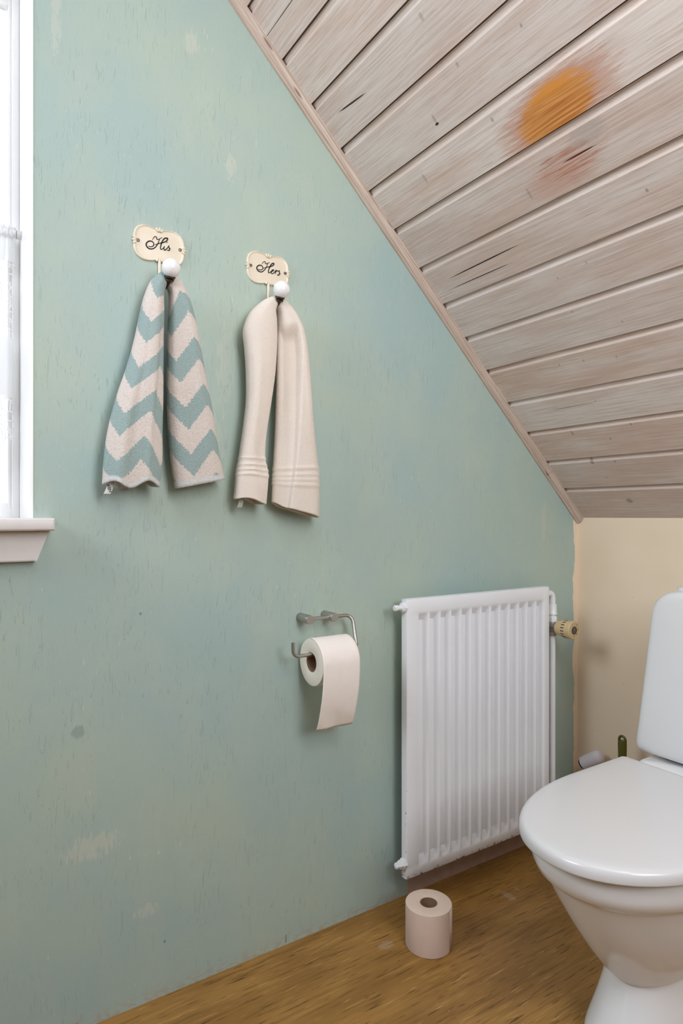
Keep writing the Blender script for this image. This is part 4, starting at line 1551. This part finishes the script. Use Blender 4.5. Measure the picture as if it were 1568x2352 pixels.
# bowl: rim band, then a hull that narrows to a rounded foot
rows = [(0.300, 0.985, 1.36, 0.115), (0.400, 0.935, 1.385, 0.160), (0.402, 0.922, 1.400, 0.172), (0.399, 0.913, 1.408, 0.178), (0.392, 0.911, 1.410, 0.180), (0.365, 0.914, 1.412, 0.179), (0.3475, 0.922, 1.412, 0.174),
        (0.3415, 0.930, 1.412, 0.168), (0.3390, 0.936, 1.412, 0.164), (0.330, 0.942, 1.412, 0.160), (0.290, 0.965, 1.415, 0.146), (0.240, 0.997, 1.42, 0.127), (0.190, 1.032, 1.42, 0.104),
        (0.150, 1.064, 1.42, 0.083), (0.125, 1.090, 1.41, 0.064), (0.110, 1.118, 1.39, 0.045), (0.104, 1.150, 1.36, 0.020)]
rings = [sect(z, a, b, h, min(1.2, a + (b - a) * 0.6), 2.08, 2.6) for z, a, b, h in rows]
tp(loftobj('bowl', rings, M['porcelain'], None, True, True, True, 60))
rows = [(0.0, 1.035, 1.47, 0.105), (0.012, 1.038, 1.468, 0.104), (0.05, 1.060, 1.462, 0.096), (0.09, 1.082, 1.455, 0.090), (0.12, 1.092, 1.45, 0.087), (0.17, 1.100, 1.45, 0.085), (0.26, 1.12, 1.46, 0.09)]
S = cat([r for r in rows], 4)
rings = [sect(z, a, b, h, a + (b - a) * 0.5, 2.3, 2.6) for z, a, b, h in S]
tp(loftobj('pedestal', rings, M['porcelain'], None, True, True, True, 60))
# deck behind the lid which carries the cistern


def rrect(x0, x1, hw, r, z, n=8, r2=None):
    pts = []
    for (cx, cy, a0, rr) in ((x1 - r, hw - r, 0, r), (x0 + r, hw - r, 90, r), (x0 + r, -hw + r, 180, r), (x1 - r, -hw + r, 270, r)):
        for k in range(n + 1):
            a = math.radians(a0 + 90 * k / n)
            pts.append((cx + rr * math.cos(a), CY + cy + rr * math.sin(a), z))
    return pts


rings = [rrect(1.42, 1.62, 0.110, 0.03, 0.17), rrect(1.415, 1.65, 0.135, 0.035, 0.30), rrect(1.420, 1.655, 0.176, 0.030, 0.370), rrect(1.424, 1.655, 0.181, 0.022, 0.385), rrect(1.425, 1.655, 0.182, 0.022, 0.402),
         rrect(1.428, 1.652, 0.179, 0.020, 0.4085), rrect(1.434, 1.645, 0.173, 0.018, 0.4110)]
tp(loftobj('deck', rings, M['porcelain'], None, True, True, True, 60))
# cistern: tapering ceramic case with rounded shoulders
def cis(x, inset):
    """outline of the case in the yz plane, pulled in by inset"""
    pts = []
    zb, zt = 0.4190, 0.8270
    half = [(0.0, zb), (0.06, zb), (0.12, zb), (0.165, zb), (0.185, zb), (0.195, zb + 0.0004), (0.203, zb + 0.003), (0.2075, zb + 0.009), (0.2088, zb + 0.018), (0.2070, zb + 0.034), (0.2015, 0.490), (0.1964, 0.530), (0.1912, 0.570), (0.1812, 0.650), (0.1720, 0.725), (0.1682, 0.757),
            (0.1645, 0.777), (0.1570, 0.794), (0.1460, 0.8065), (0.1310, 0.8155), (0.1100, 0.8215), (0.06, 0.8260), (0.0, 0.8270)]
    half = cat(half, 3)
    cz_ = 0.63
    k_ = 1 - inset / 0.20
    for y, z in half:
        pts.append((y * k_, cz_ + (z - cz_) * k_))
    full_ = pts + [(-y, z) for y, z in pts[-2:0:-1]]
    return [(x, CY + y, z) for y, z in full_]


X0C, X1C = 1.459, 1.640
prof_c = [(X0C - 0.0006, 0.195), (X0C - 0.0006, 0.12), (X0C - 0.0004, 0.06), (X0C - 0.0002, 0.035), (X0C, 0.022), (X0C + 0.0008, 0.015), (X0C + 0.003, 0.009), (X0C + 0.007, 0.0045), (X0C + 0.013, 0.0015), (X0C + 0.020, 0.0), (X1C - 0.02, 0.0), (X1C - 0.010, 0.003), (X1C - 0.003, 0.009), (X1C, 0.02), (X1C, 0.195)]
tp(loftobj('cistern', [cis(x, i) for x, i in prof_c], M['porcelain'], None, True, True, True, 60))
rings = [rrect(1.50, 1.61, 0.16, 0.02, 0.409), rrect(1.50, 1.61, 0.16, 0.02, 0.423)]
tp(loftobj('cistern_seal', rings, plain('dark_rubber_seal', rgb(60, 58, 54), 0.8), None))
rings = [rrect(1.490, 1.615, 0.128, 0.03, 0.800), rrect(1.490, 1.615, 0.128, 0.03, 0.8265), rrect(1.491, 1.614, 0.126, 0.03, 0.8292), rrect(1.495, 1.610, 0.120, 0.03, 0.8302)]
tp(loftobj('cistern_lid', rings, M['porcelain'], None, True, True, True, 50))
tp(lathe('flush_button', [(0.022, 0), (0.022, 0.004), (0.019, 0.0065), (0.0, 0.007)], M['steel'], None, (0, 0, 1), (1.55, CY, 0.8295), 32, 30))


def lid_outline(inset, z, xback=1.393):
    """D-shaped plan: round front, straight back with small corners"""
    xc, a, b, n_ = 1.205, 0.319 - inset, 0.1935 - inset, 2.12
    pts = []
    for k in range(81):
        th = PI / 2 + PI * k / 80
        c, s = math.cos(th), math.sin(th)
        pts.append((xc + a * math.copysign(abs(c) ** (2 / n_), c), CY + b * math.copysign(abs(s) ** (2 / n_), s), z))
    xb, r = xback - inset, 0.010
    for cy_, a0 in ((-b + r, -90), (b - r, 0)):
        for k in range(7):
            t = math.radians(a0 + 90 * k / 6)
            pts.append((xb - r + r * math.cos(t), CY + cy_ + r * math.sin(t), z))
    return pts


tp(loftobj('seat', [lid_outline(0.022, 0.4022, 1.38), lid_outline(0.016, 0.4025, 1.385), lid_outline(0.016, 0.4065, 1.385)], M['seat_plastic'], None, True, True, True, 50))
lv = [(0.004, 0.4045), (0.0008, 0.4055), (0.0, 0.4075), (0.0004, 0.4180), (0.0018, 0.4225), (0.0042, 0.4260), (0.0078, 0.4284), (0.0130, 0.4298), (0.030, 0.4308), (0.08, 0.4320), (0.15, 0.4326)]
lid = tp(loftobj('lid', [lid_outline(i, z) for i, z in lv], M['seat_plastic'], None, True, True, True, 60))
for s in (-1, 1):
    tp(lathe('hinge', [(0.010, -0.02), (0.011, -0.018), (0.011, 0.018), (0.010, 0.02)], M['seat_plastic'], None, (0, 1, 0), (1.3935, CY + s * 0.078, 0.4060), 20, 30))

# ------------------------------------------------------------------ brush and white roll behind the toilet
bx, by = 1.652, 1.0755
br = empty('toilet_brush', (bx, by, 0), 'olive green toilet brush handle with hanging hole showing behind the toilet lid', 'toilet brush')
hdl = []
for (z, w, d) in ((0.09, 0.005, 0.005), (0.20, 0.005, 0.005), (0.215, 0.0085, 0.0075), (0.25, 0.0112, 0.009), (0.29, 0.0118, 0.0095), (0.315, 0.0125, 0.0095), (0.335, 0.0132, 0.0088), (0.352, 0.0134, 0.0080), (0.3605, 0.0126, 0.007)):
    hdl.append([(w * math.cos(2 * PI * k / 24) * 0.55 + w * 0.0, w * math.sin(2 * PI * k / 24), z) for k in range(24)])
# the flat handle faces the room: wide along the knee wall
h_o = loftobj('handle', hdl, M['olive'], br, True, True, True, 50)
arc = []
for k in range(25):
    a = PI * k / 24
    arc.append((0.0, 0.0098 * math.cos(a), 0.3610 + 0.0112 * math.sin(a)))
arc = [(0, 0.0098, 0.352)] + arc + [(0, -0.0098, 0.352)]
lp = loftobj('hanging_loop', tube_rings(arc, [0.0036] * len(arc), 12), M['olive'], br)
lathe('holder', [(0.040, 0), (0.042, 0.003), (0.045, 0.115), (0.0435, 0.116), (0.040, 0.006), (0.0, 0.006)], M['olive'], br, (0, 0, 1), (0, 0, 0), 32, 40)
lathe('bristle_head', [(0.004, 0.008), (0.026, 0.014), (0.033, 0.040), (0.032, 0.075), (0.022, 0.092), (0.004, 0.096)], M['fleece'], br, (0, 0, 1), (0, 0, 0), 24, 40)

mop = empty('cleaning_mop', (1.712, 1.215, 0), 'white fleecy roll with dark blue inside poking up in the corner behind the toilet lid', 'mop')
A, B_ = Vector((-0.008, 0.026, 0.230)), Vector((0.0, -0.034, 0.272))
dv = (B_ - A)
path = [A + dv * f for f in (0, 0.02, 0.2, 0.4, 0.6, 0.78, 0.88, 0.95, 0.99, 1.0)]
rad_ = [0.018, 0.020, 0.0205, 0.021, 0.0215, 0.0212, 0.0195, 0.015, 0.008, 0.002]
tubeobj('fleece_head', path, rad_, M['fleece'], mop, 24)
tubeobj('blue_inside', [A - dv * 0.09, A - dv * 0.05, A + dv * 0.02], [0.0150, 0.0172, 0.0176], M['navy'], mop, 20)
tubeobj('stick', [A + dv * 0.45, (0.0, 0.0, 0.13), (-0.01, 0.0, 0.0)], 0.009, M['white_gloss'], mop, 12)
